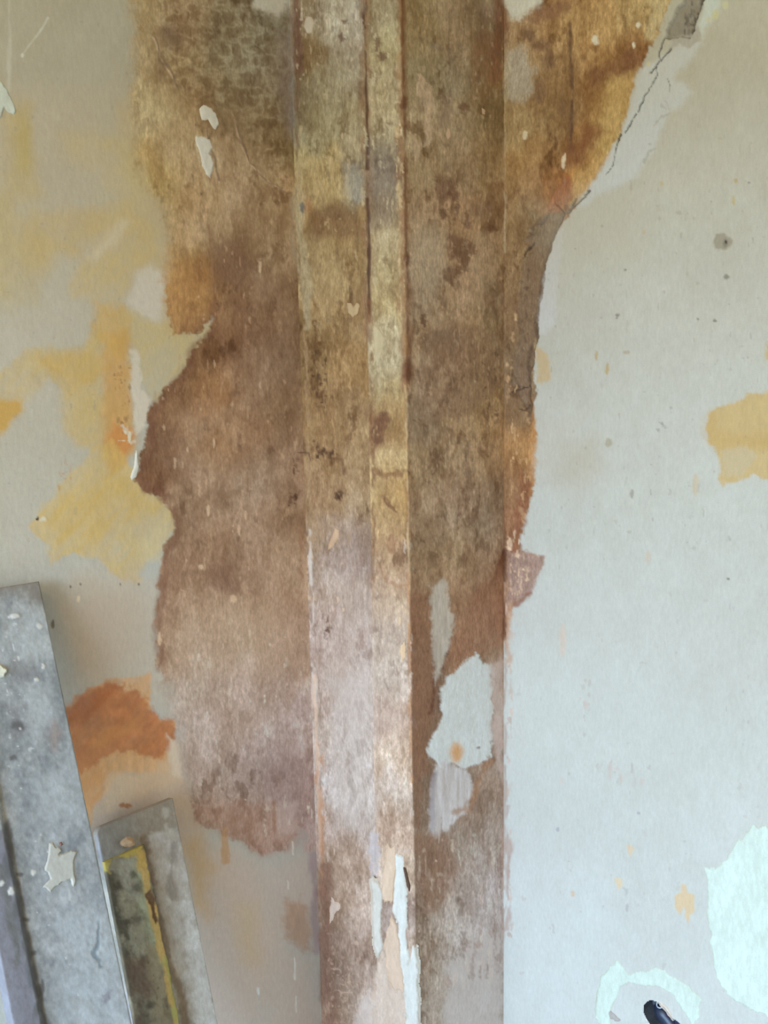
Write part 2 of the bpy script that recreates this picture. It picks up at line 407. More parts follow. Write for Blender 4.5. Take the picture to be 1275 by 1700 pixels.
# colours picked off the picture: x, y, r, g, b; slight corner shade stays baked in
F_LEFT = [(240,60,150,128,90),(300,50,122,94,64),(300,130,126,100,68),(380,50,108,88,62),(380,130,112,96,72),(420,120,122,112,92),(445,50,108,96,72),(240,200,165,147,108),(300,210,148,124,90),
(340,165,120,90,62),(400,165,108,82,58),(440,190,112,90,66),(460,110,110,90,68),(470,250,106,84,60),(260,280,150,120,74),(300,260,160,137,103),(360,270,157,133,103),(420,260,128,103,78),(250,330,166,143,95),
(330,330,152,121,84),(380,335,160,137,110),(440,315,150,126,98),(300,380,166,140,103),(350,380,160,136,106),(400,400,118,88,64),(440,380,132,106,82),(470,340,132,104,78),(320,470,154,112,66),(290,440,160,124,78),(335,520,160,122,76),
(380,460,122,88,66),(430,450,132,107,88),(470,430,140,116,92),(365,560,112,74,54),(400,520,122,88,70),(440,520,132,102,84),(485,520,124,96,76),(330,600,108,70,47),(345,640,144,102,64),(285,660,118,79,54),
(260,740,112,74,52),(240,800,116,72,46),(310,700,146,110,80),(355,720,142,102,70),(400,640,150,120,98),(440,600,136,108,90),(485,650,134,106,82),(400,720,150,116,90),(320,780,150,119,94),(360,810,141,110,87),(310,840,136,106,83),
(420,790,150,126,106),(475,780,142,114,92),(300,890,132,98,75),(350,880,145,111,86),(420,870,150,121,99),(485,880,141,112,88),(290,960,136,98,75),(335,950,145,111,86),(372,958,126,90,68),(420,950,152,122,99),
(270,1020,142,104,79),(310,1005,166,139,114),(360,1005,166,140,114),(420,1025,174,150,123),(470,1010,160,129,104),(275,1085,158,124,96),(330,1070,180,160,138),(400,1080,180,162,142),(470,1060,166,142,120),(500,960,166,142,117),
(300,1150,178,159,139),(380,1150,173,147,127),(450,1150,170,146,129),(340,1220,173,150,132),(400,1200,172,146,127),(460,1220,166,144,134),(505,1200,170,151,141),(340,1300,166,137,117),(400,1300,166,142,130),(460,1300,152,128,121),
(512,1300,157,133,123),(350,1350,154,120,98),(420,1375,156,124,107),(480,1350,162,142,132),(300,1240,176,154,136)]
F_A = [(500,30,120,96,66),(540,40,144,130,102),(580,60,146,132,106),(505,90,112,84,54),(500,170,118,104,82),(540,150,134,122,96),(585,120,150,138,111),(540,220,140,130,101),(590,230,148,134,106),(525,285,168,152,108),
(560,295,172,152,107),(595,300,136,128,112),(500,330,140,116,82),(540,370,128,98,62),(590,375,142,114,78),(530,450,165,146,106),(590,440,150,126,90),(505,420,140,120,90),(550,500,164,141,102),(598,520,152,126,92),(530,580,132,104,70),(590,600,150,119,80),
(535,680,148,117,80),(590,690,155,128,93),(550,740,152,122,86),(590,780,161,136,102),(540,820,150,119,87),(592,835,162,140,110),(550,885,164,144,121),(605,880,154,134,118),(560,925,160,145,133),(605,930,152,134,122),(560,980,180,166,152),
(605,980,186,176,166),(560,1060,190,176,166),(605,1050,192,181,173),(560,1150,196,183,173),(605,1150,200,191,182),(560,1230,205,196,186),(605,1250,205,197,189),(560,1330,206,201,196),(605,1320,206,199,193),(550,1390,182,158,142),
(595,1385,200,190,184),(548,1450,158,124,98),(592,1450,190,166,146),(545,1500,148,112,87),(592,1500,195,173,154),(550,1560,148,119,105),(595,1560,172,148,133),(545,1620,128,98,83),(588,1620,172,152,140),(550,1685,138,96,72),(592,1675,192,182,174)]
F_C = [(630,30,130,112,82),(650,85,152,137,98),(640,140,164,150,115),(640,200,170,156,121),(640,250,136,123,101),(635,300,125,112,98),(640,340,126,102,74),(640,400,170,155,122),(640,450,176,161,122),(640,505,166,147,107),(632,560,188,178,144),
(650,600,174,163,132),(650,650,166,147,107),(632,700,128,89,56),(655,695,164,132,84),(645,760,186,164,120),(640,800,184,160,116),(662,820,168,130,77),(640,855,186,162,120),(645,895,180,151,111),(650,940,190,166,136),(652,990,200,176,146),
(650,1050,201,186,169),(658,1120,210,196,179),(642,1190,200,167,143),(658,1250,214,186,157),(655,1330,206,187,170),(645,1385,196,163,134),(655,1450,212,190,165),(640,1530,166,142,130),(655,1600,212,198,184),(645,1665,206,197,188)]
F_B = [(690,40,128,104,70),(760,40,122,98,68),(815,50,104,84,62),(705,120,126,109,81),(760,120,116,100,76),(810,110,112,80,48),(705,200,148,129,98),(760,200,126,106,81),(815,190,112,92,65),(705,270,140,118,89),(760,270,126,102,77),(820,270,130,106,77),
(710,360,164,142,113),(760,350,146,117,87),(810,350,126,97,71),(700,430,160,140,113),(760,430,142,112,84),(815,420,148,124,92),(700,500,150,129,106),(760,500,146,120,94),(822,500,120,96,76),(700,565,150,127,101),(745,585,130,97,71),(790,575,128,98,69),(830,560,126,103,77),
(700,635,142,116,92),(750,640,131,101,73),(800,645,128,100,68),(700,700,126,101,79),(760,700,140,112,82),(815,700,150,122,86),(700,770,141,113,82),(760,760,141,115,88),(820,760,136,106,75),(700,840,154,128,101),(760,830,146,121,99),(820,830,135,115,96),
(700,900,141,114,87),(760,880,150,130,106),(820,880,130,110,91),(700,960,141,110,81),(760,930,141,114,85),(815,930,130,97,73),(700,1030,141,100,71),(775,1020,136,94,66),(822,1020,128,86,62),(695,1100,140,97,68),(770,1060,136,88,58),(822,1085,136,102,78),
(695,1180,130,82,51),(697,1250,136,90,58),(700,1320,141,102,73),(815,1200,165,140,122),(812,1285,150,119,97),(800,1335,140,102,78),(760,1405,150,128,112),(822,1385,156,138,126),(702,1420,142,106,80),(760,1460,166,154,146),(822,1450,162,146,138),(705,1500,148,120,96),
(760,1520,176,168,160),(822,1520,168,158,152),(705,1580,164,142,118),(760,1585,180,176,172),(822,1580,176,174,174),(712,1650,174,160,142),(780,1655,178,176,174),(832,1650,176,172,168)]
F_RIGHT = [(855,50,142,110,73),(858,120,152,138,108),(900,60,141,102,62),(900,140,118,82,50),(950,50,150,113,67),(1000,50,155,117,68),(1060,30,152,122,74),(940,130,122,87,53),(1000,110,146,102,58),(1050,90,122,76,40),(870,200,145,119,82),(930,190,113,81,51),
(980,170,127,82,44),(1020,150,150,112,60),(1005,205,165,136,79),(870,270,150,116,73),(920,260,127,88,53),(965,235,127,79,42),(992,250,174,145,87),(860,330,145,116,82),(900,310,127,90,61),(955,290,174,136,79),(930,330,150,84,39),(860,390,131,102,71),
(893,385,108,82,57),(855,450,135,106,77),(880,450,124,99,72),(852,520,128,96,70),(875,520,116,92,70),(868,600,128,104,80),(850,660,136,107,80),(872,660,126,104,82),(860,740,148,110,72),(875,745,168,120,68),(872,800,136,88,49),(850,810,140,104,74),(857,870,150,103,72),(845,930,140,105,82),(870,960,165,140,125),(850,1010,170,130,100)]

def paint_wall(w):
    n0 = fbm(w.X, w.Y, 120, 150, 4, 3); n1 = fbm(w.X, w.Y, 16, 30, 3, 9)
    w.A[:] = BASE * np.exp((0.045 * n0 + 0.028 * n1)[:, None] * np.array([0.8, 1.0, 1.25]))
    w.H[:] = 0.0005 * fbm(w.X, w.Y, 90, 90, 3, 5) + 0.00018 * fbm(w.X, w.Y, 18, 18, 3, 6)

BROWN_L = [(205,-900),(222,-400),(210,-140),(219,0),(224,70),(216,140),(224,215),(230,280),(248,318),(270,342),(280,400),(276,440),(274,470),(284,520),(283,556),(308,556),(338,546),(350,520),(352,548),(318,576),(300,620),(266,650),(246,690),(240,745),(222,788),(236,814),(268,824),(285,858),(290,880),
 (276,908),(270,940),(261,980),(256,1060),(262,1110),(280,1150),(292,1200),(304,1255),(314,1330),(328,1366),(352,1378),(396,1396),(432,1422),(478,1412),(486,1386),(498,1378),(510,1390),(512,1412),(560,1424),(700,1300),(700,-900)]
BROWN_R = [(780,-900),(1290,-900),(1230,-420),(1160,-140),(1112,0),(1096,40),(1086,70),(1062,110),(1055,130),(1042,180),(1030,215),(1012,262),(984,302),(960,336),(940,360),(914,400),(906,430),(896,480),(890,530),(892,560),(885,600),(888,650),(885,690),(890,730),(887,790),(880,830),(870,870),(862,900),(860,915),
 (902,925),(899,945),(880,980),(860,1000),(850,1014),(842,1060),(780,1080)]
def field_layer(w, outline, pts, surf, sigma, soft, warp, amp, seed, mask_fn=None):
    i = near(w, outline, 40)
    x, y = w.X[i], w.Y[i]
    d = sdf_poly(x + warp * fbm(x, y, 22, 22, 4, seed, 0.62) + 2.6 * fbm(x, y, 6, 6, 2, seed + 5), y + 2.6 * fbm(x + 9, y, 6, 6, 2, seed + 6) + warp * fbm(x, y + 500, 22, 22, 4, seed + 3, 0.62), outline)
    s = soft(x, y) if callable(soft) else soft
    a = 1 - sstep(-s, s, d)
    if mask_fn is not None: a = a * mask_fn(x, y)
    k = a > 0.003; i, a = i[k], a[k]
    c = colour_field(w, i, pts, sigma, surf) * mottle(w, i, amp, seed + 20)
    x, y = w.X[i], w.Y[i]; xw = x + 5 * fbm(x, y, 12, 22, 3, seed + 60); yw = y + 7 * fbm(x, y + 40, 12, 22, 3, seed + 63)
    dark = sstep(0.18, 0.75, fbm(xw, yw, 15, 30, 4, seed + 66, 0.6)) * sstep(-0.5, 0.5, fbm(x, y, 90, 120, 2, seed + 69))
    pale = sstep(0.22, 0.80, fbm(xw, yw, 8, 38, 4, seed + 72, 0.6)) * sstep(-0.4, 0.5, fbm(x, y, 80, 150, 2, seed + 75))
    c = c * (1 - (1.15 * amp * dark)[:, None] * np.array([0.85, 1.0, 1.1]))
    tone = np.clip(c * 1.35 + 0.05, 0, 0.8); c = c + (tone - c) * (1.3 * amp * pale)[:, None]
    w.A[i] = w.A[i] * (1 - a[:, None]) + c * a[:, None]; w.W[i] = np.maximum(w.W[i], a * (0.60 if surf == 'left' else 0.85))
    return i, a

def paint_all():
    wl, wp, wr = walls
    for w in walls: paint_wall(w)
    # ---- left wall: warm washes, shade by the boards, ochre glue and size stains
    O1, O2, O3 = (179,164,116), (183,163,108), (187,152,80)
    patch([(-160,150),(215,150),(240,500),(250,700),(200,960),(-160,960)], (180,172,148), 60, 20, 80, 0.55, kinds='l')
    patch([(196,180),(230,170),(300,300),(300,560),(262,560),(232,440),(205,330)], (176,160,118), 26, 12, 40, 0.75, kinds='l')
    patch([(120,960),(300,950),(300,1200),(250,1180),(130,1150)], (178,170,151), 30, 12, 50, 0.55, kinds='l')
    patch([(90,1230),(300,1230),(330,1330),(330,1400),(140,1420),(90,1380)], (172,152,126), 34, 12, 40, 0.75, kinds='l')  # tan shading beside the boards, painted on
    patch([(300,1400),(420,1420),(460,1560),(400,1760),(320,1760)], (162,152,138), 30, 12, 40, 0.6, kinds='l')  # the same painted shading right of the narrow board
    patch([(8,190),(30,166),(50,182),(53,258),(66,300),(70,370),(84,420),(66,500),(0,506),(-50,494),(-96,440),(-84,372),(-40,326),(0,300)], O1, 20, 10, 40, 0.75, tex=0.06, thin=0.4)
    patch([(26,200),(46,190),(52,250),(44,285),(24,280)], (172,155,98), 12, 6, 30, 0.8)
    patch([(104,228),(150,214),(228,238),(242,300),(236,345),(205,345),(168,330),(164,292),(112,268)], O1, 24, 10, 40, 0.7, thin=0.4)
    patch([(30,372),(74,352),(130,352),(165,340),(172,362),(152,398),(140,438),(84,424),(70,440),(30,440)], (180,160,108), 18, 10, 34, 0.75, thin=0.3)
    patch([(168,346),(215,338),(252,380),(258,432),(226,462),(204,506),(160,502),(124,490),(120,460),(142,432),(154,392)], O2, 14, 9, 30, 0.85, hatch=0.2, thin=0.3)
    patch([(146,425),(160,436),(218,372),(206,364)], (188,178,148), 11, 5, 26, 0.9)
    patch([(212,500),(226,458),(250,438),(275,455),(272,500),(262,540),(240,532),(216,520)], (188,182,163), 10, 6, 26, 0.95)
    patch([(200,505),(262,540),(284,532),(380,540),(370,580),(340,640),(300,680),(262,670),(235,632),(228,600),(222,570),(204,560)], (182,166,114), 9, 8, 22, 0.9, hatch=0.15, thin=0.3)
    patch([(-44,622),(0,614),(40,586),(75,572),(140,580),(152,540),(160,510),(206,506),(216,545),(214,600),(221,680),(226,740),(202,775),(182,786),(170,742),(150,744),(128,742),(108,716),(104,680),(100,640),(78,626),(60,655),(40,668),(34,690),(0,722),(-40,742),(-86,716),(-92,664)], O2, 7, 7, 24, 0.92, hatch=0.15, tex=0.08, thin=0.35)
    patch([(-46,664),(0,660),(34,660),(38,684),(0,720),(-36,738),(-74,710)], (188,148,66), 9, 7, 24, 0.85)
    patch([(62,596),(110,580),(150,584),(186,612),(150,640),(120,640),(80,618)], (190,158,82), 14, 7, 28, 0.6)
    patch([(172,560),(212,545),(218,640),(224,735),(202,772),(184,784),(172,742),(168,690),(178,620)], (187,142,74), 13, 7, 22, 0.7, tex=0.1)
    patch([(176,735),(190,700),(218,712),(224,738),(204,772),(184,785)], (188,120,54), 9, 6, 18, 0.75)
    patch([(162,506),(205,508),(212,560),(196,600),(176,590),(158,545)], (188,154,84), 13, 8, 24, 0.6)
    patch([(216,578),(228,582),(236,640),(252,668),(240,700),(226,722),(222,680),(218,620)], (192,186,166), 4, 4, 16)
    patch([(106,640),(160,640),(172,700),(166,740),(134,742),(110,716)], (188,168,116), 12, 8, 24, 0.6)
    patch([(46,880),(66,850),(92,820),(104,796),(130,776),(160,745),(182,730),(214,760),(226,800),(262,822),(282,838),(292,872),(276,892),(268,912),(246,930),(230,962),(202,966),(182,946),(160,926),(120,920),(104,926),(90,932),(80,910),(62,892)], (189,165,100), 5, 7, 22, 0.92, hatch=0.16, tex=0.07, thin=0.25)
    patch([(100,880),(150,800),(210,790),(240,830),(220,870),(160,900)], (186,156,82), 22, 9, 30, 0.5, hatch=0.3)
    patch([(226,905),(282,850),(280,890),(262,930),(236,935)], (188,178,138), 10, 6, 20, 0.7)
    # brown damp stain where the paper was stripped
    def soft_l(x, y): return np.where(y < 470, 15.0, np.where(y > 1130, np.where(y > 1320, 4.0, 22.0), 3.2))
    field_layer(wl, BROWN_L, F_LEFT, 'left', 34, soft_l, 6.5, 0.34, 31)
    # ridge of darker dirt along the torn paper edge
    for s in ([(352,500),(352,548),(318,576),(300,620),(268,652),(248,690),(242,745),(224,788),(238,812),(268,822)], [(283,846),(292,880),(276,910),(272,940),(262,980),(257,1060),(262,1108)]):
        stroke([(px + 5, py) for px, py in s], 13, (112,70,46), 6, 5, 16, 0.55, tex=0.12)
    i = near(wl, [(255, -60), (490, 330)], 0); x, y = wl.X[i], wl.Y[i]
    m = (1 - sstep(-25, 25, sdf_poly(x + 10 * fbm(x, y, 30, 30, 3, 77), y, [(262,-80),(262,60),(280,140),(340,175),(400,190),(430,260),(480,330),(492,-80)])))
    vein = np.abs(fbm(x + 5 * fbm(x, y, 12, 12, 2, 75), y, 17, 17, 3, 78)); wl.A[i] *= np.exp((m * (0.26 - 0.85 * vein).clip(-0.30, 0.26))[:, None] * np.array([0.8, 1.0, 1.2]))
    # raised edge of loose paper, upper left
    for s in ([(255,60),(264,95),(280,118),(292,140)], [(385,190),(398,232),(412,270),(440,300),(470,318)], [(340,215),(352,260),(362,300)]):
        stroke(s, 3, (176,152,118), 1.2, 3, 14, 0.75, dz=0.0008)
        stroke([(a + 3, b + 2) for a, b in s], 3, (92,70,50), 1.5, 3, 14, 0.6)  # the edge's shade, painted as a dark copy offset to its right
    for b in ((285,62,17,20),(278,50,12,12),(268,110,8,26)): blob(*b, (98,70,44), 0.8, 0.45)
    patch([(390,470),(420,440),(480,450),(500,700),(480,720),(470,560),(440,500)], (132,104,82), 22, 10, 30, 0.2)
    patch([(352,400),(400,390),(420,440),(390,470),(350,470)], (112,78,56), 16, 9, 26, 0.5)
    patch([(276,432),(345,440),(352,500),(338,540),(310,552),(280,552),(274,500)], (162,112,62), 14, 8, 20, 0.35, tex=0.08)
    patch([(330,640),(370,620),(385,660),(350,700),(322,690)], (158,108,62), 18, 8, 24, 0.5)
    patch([(450,560),(480,560),(490,640),(455,650)], (116,90,72), 16, 8, 24, 0.2)
    # lighter scraped bands
    for q in ([(300,690),(350,665),(380,690),(330,745),(300,760)], [(310,995),(380,985),(500,1000),(500,1120),(400,1130),(290,1120),(285,1050)], [(300,770),(380,765),(420,800),(330,800)]):
        patch(q, (176,152,126), 24, 12, 30, 0.35)
    patch([(350,940),(385,935),(400,965),(380,985),(350,975)], (118,82,60), 12, 8, 18, 0.5)
    patch([(450,1250),(500,1240),(528,1270),(528,1400),(480,1400),(440,1330)], (140,118,114), 24, 10, 30, 0.45)
    patch([(315,1335),(400,1325),(470,1340),(500,1370),(480,1408),(432,1418),(396,1392),(352,1376),(328,1364)], (146,108,84), 14, 8, 24, 0.5)
    patch([(455,1338),(492,1336),(494,1378),(478,1388),(455,1380)], (176,166,160), 6, 5, 12, 0.55, anis=(4, 40), tex=0.1)
    patch([(452,1330),(458,1330),(458,1385),(452,1378)], (138,98,64), 3, 2, 9, 0.7)
    # lower strip of the left wall
    patch([(330,1400),(430,1430),(525,1430),(528,1500),(470,1560),(520,1600),(530,1760),(330,1760)], (168,160,150), 30, 10, 40, 0.55)
    patch([(474,1500),(500,1490),(512,1500),(522,1570),(500,1574),(474,1562)], (146,116,88), 10, 10, 18, 0.7, tex=0.14)
    stroke([(521,1420),(524,1500),(528,1580)], 13, (136,126,130), 5, 3, 14, 0.8, tex=0.1)
    stroke([(372,1376),(370,1400),(374,1432)], 9, (160,126,84), 3, 4, 10, 0.8)
    patch([(302,1400),(330,1390),(350,1450),(345,1520),(322,1500)], (164,140,98), 18, 8, 24, 0.8)
    patch([(395,1500),(425,1500),(430,1600),(400,1600)], (164,152,118), 18, 6, 24, 0.5)
    for a, b, h in ((489,1625,34),(491,1680,26),(478,1475,12),(428,1650,9),(486,1418,20)): stroke([(a, b - h), (a + 1, b)], 2.6, (196,194,190), 1.0, 1, 8, 0.9)
    # rust patch behind the boards
    RUST = [(96,1182),(104,1174),(132,1155),(166,1135),(182,1128),(216,1126),(246,1114),(251,1130),(245,1155),(250,1180),(270,1195),(291,1198),(288,1215),(281,1250),(276,1282),(240,1287),(215,1281),(190,1292),(180,1312),(160,1332),(146,1372),(120,1380),(96,1300)]
    patch(RUST, (188,146,92), 4, 6, 18, 0.95, hatch=0.10, tex=0.12, thin=0.2)
    patch([(96,1184),(132,1155),(168,1135),(206,1131),(206,1146),(228,1140),(246,1168),(266,1194),(290,1200),(286,1226),(270,1256),(240,1260),(214,1250),(190,1252),(164,1264),(140,1278),(118,1296),(96,1306)], (162,88,38), 5, 8, 20, 0.95, hatch=0.10, tex=0.2, anis=(16, 16))
    patch([(140,1230),(180,1204),(228,1196),(236,1216),(196,1228),(160,1252)], (182,126,68), 11, 8, 20, 0.6, hatch=0.15)
    patch([(104,1176),(182,1130),(200,1136),(160,1180),(120,1206)], (150,72,24), 8, 5, 16, 0.6, hatch=0.12)
    patch([(120,1300),(150,1270),(180,1270),(170,1320),(130,1360)], (178,120,62), 16, 8, 20, 0.6, hatch=0.4)
    patch([(180,1285),(235,1285),(285,1255),(300,1300),(220,1330),(170,1350)], (184,166,136), 10, 6, 22, 0.7)
    for b in ((203,1337,5,4),(212,1338,6,4)): blob(*b, (150,98,56), 0.5)
    patch([(278,1220),(296,1240),(302,1290),(284,1290)], (190,180,160), 5, 4, 14, 0.9)
    patch([(94,1000),(150,970),(230,972),(246,1010),(236,1100),(160,1125),(110,1160)], (170,154,132), 40, 12, 50, 0.55)  # wide board's soft cast shadow, painted to its right
    # nicks, drips and specks of the left wall
    stroke([(80,30),(66,52),(50,74),(37,92)], 3.4, (186,186,164), 1.0, 1, 10, 0.9)
    stroke([(15,-60),(16,90),(14,150)], 6, (186,184,162), 2, 1, 14, 0.5)
    blob(37,92,3,3,(192,192,172))
    for a, b in ((63,860),(117,974),(134,970),(200,970),(334,322),(230,970),(88,1034)): blob(a, b, 1.5, 2.6, (80,66,50), 0.5, 0.8)
    blob(88,1036,3,8,(112,98,78),0.5); blob(72,862,5,5,(196,190,168)); blob(130,995,3,6,(196,186,162)); blob(62,862,2.2,2.5,(40,32,24))
    scatter([(190,610),(214,600),(220,700),(200,720),(188,660)], 40, (140,96,48), 1.6, 2.6, 5, 0.7)
    scatter([(95,740),(125,770),(115,810),(95,815)], 16, (176,130,80), 1.8, 2.2, 6, 0.6)
    scatter([(205,700),(222,705),(222,735),(195,730)], 9, (206,194,170), 3.0, 3.6, 8, 0.95)
    scatter([(0,0),(215,0),(215,480),(100,960),(0,960)], 130, (140,134,112), 1.7, 2.4, 9, 0.4)
    scatter([(250,600),(500,560),(520,1000),(300,1050)], 90, (190,165,135), 1.5, 5, 10, 0.7)
    scatter([(300,1050),(525,1050),(525,1390),(340,1360)], 60, (205,195,180), 1.4, 5, 12, 0.6)
    scatter([(280,350),(480,350),(490,600),(350,560)], 60, (178,150,118), 1.5, 4, 13, 0.6)
    scatter([(300,560),(500,560),(520,1000),(300,1000)], 110, (104,74,54), 2.6, 5, 14, 0.35)
    scatter([(350,1130),(520,1130),(520,1360),(350,1360)], 60, (140,112,96), 3.5, 8, 15, 0.3)
    for a, b, rx, ry in ((432,443,3,10),(346,847,3,10),(408,855,2.5,8),(334,941,4,5),(388,994,5,7),(265,1060,3,12),(355,735,2,9),(397,880,2,9)): blob(a, b, rx, ry, (196,174,144), 0.4, 0.9, 0.0006)

    def soft_r(x, y): return np.where(y > 900, 5.0, 2.4)
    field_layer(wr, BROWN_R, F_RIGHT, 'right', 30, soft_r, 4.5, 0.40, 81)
    # ---- pillar
    allp = [(300,-4000),(1000,-4000),(1000,6000),(300,6000)]
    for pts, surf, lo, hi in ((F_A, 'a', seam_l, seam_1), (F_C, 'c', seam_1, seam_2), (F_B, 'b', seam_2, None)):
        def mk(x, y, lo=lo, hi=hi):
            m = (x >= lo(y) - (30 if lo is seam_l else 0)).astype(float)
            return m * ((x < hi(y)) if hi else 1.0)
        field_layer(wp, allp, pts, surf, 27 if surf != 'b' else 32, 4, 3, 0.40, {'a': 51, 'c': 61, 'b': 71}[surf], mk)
    # pale bottom of the pillar
    # grey-white run of distemper and top edge
    patch([(420,-120),(486,-120),(480,4),(462,30),(440,20),(420,8)], (176,172,140), 7, 6, 16, 0.9)
    patch([(836,-120),(960,-120),(895,10),(862,30),(846,34),(838,10)], (186,190,178), 5, 6, 16, 0.95)
    patch([(452,20),(482,60),(486,150),(476,230),(462,160)], (128,114,92), 12, 7, 18, 0.35, tex=0.15)
    patch([(843,85),(868,80),(888,120),(880,160),(852,168),(842,130)], (160,150,122), 7, 7, 16, 0.75, tex=0.12)
    # long seams
    def seam(f, y0, y1, off=0, n=24): return [(f(y) + off, y) for y in np.linspace(y0, y1, n)]
    stroke(seam(seam_l, -80, 120, 12), 13, (98,62,36), 4, 4, 16, 0.85, tex=0.2)
    stroke(seam(seam_l, 0, 200, 0), 12, (132,124,106), 4, 4, 16, 0.25, tex=0.2)
    stroke(seam(seam_l, 90, 330, 8), 6, (110,78,48), 2.5, 4, 16, 0.7, broken=0.1)
    stroke(seam(seam_l, 120, 240, 0), 9, (120,112,100), 3, 4, 14, 0.4, broken=0.15)
    stroke([(496,310),(502,400),(508,450),(512,520),(512,540)], 13, (168,156,122), 2.5, 4, 14, 0.9, dz=0.0012, tex=0.12)
    stroke([(496,270),(500,300),(502,345)], 8, (172,156,116), 2, 4, 12, 0.85, dz=0.001)
    blob(503,345,4,9,(104,116,108)); blob(512,340,7,12,(146,96,50),0.6,0.8)
    stroke([(488,330),(484,420),(496,450)], 8, (150,138,112), 3, 4, 14, 0.6)
    stroke(seam(seam_l, 540, 900, 8), 5, (166,142,106), 1.6, 3, 14, 0.7, broken=0.2)
    stroke(seam(seam_l, 880, 1180, 6), 5.5, (206,206,202), 1.6, 1.6, 18, 0.9, broken=0.05, dz=0.0006)
    stroke(seam(seam_l, 1120, 1420, 6), 6, (212,194,176), 2, 2, 18, 0.8, dz=0.0004)
    stroke(seam(seam_l, 1240, 1480, 10), 8, (186,140,104), 4, 3, 18, 0.7, broken=0.1)
    stroke(seam(seam_l, 1440, 1760, 12), 20, (122,90,76), 7, 5, 20, 0.75, tex=0.15)
    stroke(seam(seam_l, 880, 960, -6), 9, (150,112,84), 3, 4, 14, 0.6)
    # dark groove down the front face and rusty arris beside it
    stroke(seam(seam_1, -80, 560, 3), 13, (126,86,52), 5, 4, 22, 0.6, tex=0.2)
    stroke(seam(seam_1, -80, 520, 3), 4.5, (78,46,28), 1.5, 1.6, 20, 0.9, dz=-0.0022, broken=0.02)
    stroke(seam(seam_1, 500, 960, 4), 6, (132,88,52), 2.5, 3, 20, 0.7, broken=0.12, dz=-0.0008)
    stroke(seam(seam_2, -80, 640, 1), 15, (136,94,54), 5, 5, 22, 0.7, tex=0.2)
    stroke(seam(seam_2, -80, 640, 4), 5, (110,66,36), 2, 3, 18, 0.65, broken=0.1)
    stroke(seam(seam_2, 560, 900, 0), 7, (150,108,62), 2.5, 3, 18, 0.7, broken=0.15)
    stroke(seam(seam_2, 300, 560, -8), 4, (184,164,124), 1.5, 3, 14, 0.8, broken=0.25, dz=0.0006)
    stroke(seam(seam_2, 640, 1000, -1), 2.6, (200,178,140), 1.2, 1.5, 10, 0.8, broken=0.25)
    stroke(seam(seam_2, 950, 1300, -2), 4, (196,150,104), 1.5, 1.5, 14, 0.7, broken=0.1)
    stroke(seam(seam_2, 960, 1420, 6), 10, (142,96,64), 4, 3, 18, 0.5)
    for y, r in ((170,7),(432,7),(610,10),(622,9)): blob(seam_2(y) + 3, y, r, r * 1.6, (104,62,34), 0.6, 0.85)
    # right inner corner
    stroke([(837,70),(837,330),(838,420)], 4, (170,154,122), 1.5, 3, 14, 0.7, broken=0.25)
    stroke([(826,-60),(828,60),(822,130)], 15, (112,66,36), 6, 6, 18, 0.75, tex=0.2)
    stroke([(836,915),(830,940),(824,960)], 8, (92,48,26), 3, 3, 12, 0.85)
    stroke([(837,920),(838,1060)], 6, (100,58,34), 2, 2, 12, 0.8, broken=0.1)
    stroke([(838,1060),(838,1260),(837,1420),(836,1560)], 5, (170,150,138), 2, 3, 16, 0.6, broken=0.1)
    stroke([(812,60),(806,120)], 34, (112,78,46), 12, 8, 24, 0.6)
    stroke([(946,40),(948,150),(948,250)], 5, (86,56,34), 2.2, 2, 14, 0.8, dz=-0.0012, broken=0.02)
    # rusty shade lower right of the pillar face and pale remains
    patch([(836,925),(836,1075),(800,1088),(770,1092),(744,1105),(756,1050),(790,985),(815,955)], (140,94,62), 8, 7, 22, 0.5, tex=0.2, kinds='p')
    patch([(682,985),(712,985),(722,1060),(722,1150),(712,1220),(712,1280),(688,1290),(684,1150)], (136,92,60), 7, 4, 20, 0.65, tex=0.15, kinds='p')
    stroke([(722,1060),(722,1120),(720,1150),(714,1185)], 7, (96,52,28), 2.5, 3, 12, 0.75)
    patch([(716,975),(736,955),(746,1010),(756,1030),(746,1070),(732,1112),(723,1134),(716,1060)], (178,176,164), 5, 5, 14, 0.85, tex=0.14, anis=(4, 40))
    patch([(738,1124),(729,1160),(735,1190),(724,1210),(714,1232),(712,1258),(727,1276),(746,1270),(772,1276),(790,1268),(812,1254),(819,1232),(812,1204),(818,1180),(818,1130),(820,1108),(800,1096),(786,1084),(772,1100),(752,1116)], (200,205,200), 3.5, 6, 14, 0.97, dz=0.0012, tex=0.05, kinds='p', anis=(5, 30))
    patch([(812,1100),(836,1090),(837,1300),(826,1270),(818,1230)], (184,172,164), 7, 5, 16, 0.85, tex=0.1, kinds='p')
    patch([(722,1272),(740,1268),(770,1274),(784,1288),(788,1320),(776,1346),(758,1362),(746,1376),(720,1390),(712,1362),(715,1312)], (186,188,190), 4, 6, 14, 0.92, dz=0.0006, tex=0.16, kinds='p', anis=(4, 60))
    stroke([(722,1282),(718,1330),(716,1380)], 9, (158,158,168), 3, 3, 10, 0.7, kinds='p', tex=0.1)
    stroke([(756,1350),(775,1346),(788,1320),(800,1280),(815,1262)], 10, (150,110,76), 4, 4, 12, 0.7, kinds='p')
    blob(757, 1250, 10, 17, (192,156,112), 0.7, 0.9); blob(758, 1250, 5, 10, (186,140,88), 0.8, 0.7); blob(793, 1241, 3, 2, (120,112,104))
    patch([(612,1380),(627,1382),(631,1420),(627,1450),(618,1462),(613,1430)], (196,200,210), 3, 4, 10, 0.8, tex=0.1, kinds='p', anis=(4, 40))
    patch([(622,1596),(640,1590),(660,1600),(690,1570),(696,1640),(696,1800),(612,1800),(606,1700),(616,1640)], (214,206,198), 5, 7, 16, 0.8, tex=0.08, kinds='p', anis=(5, 40))
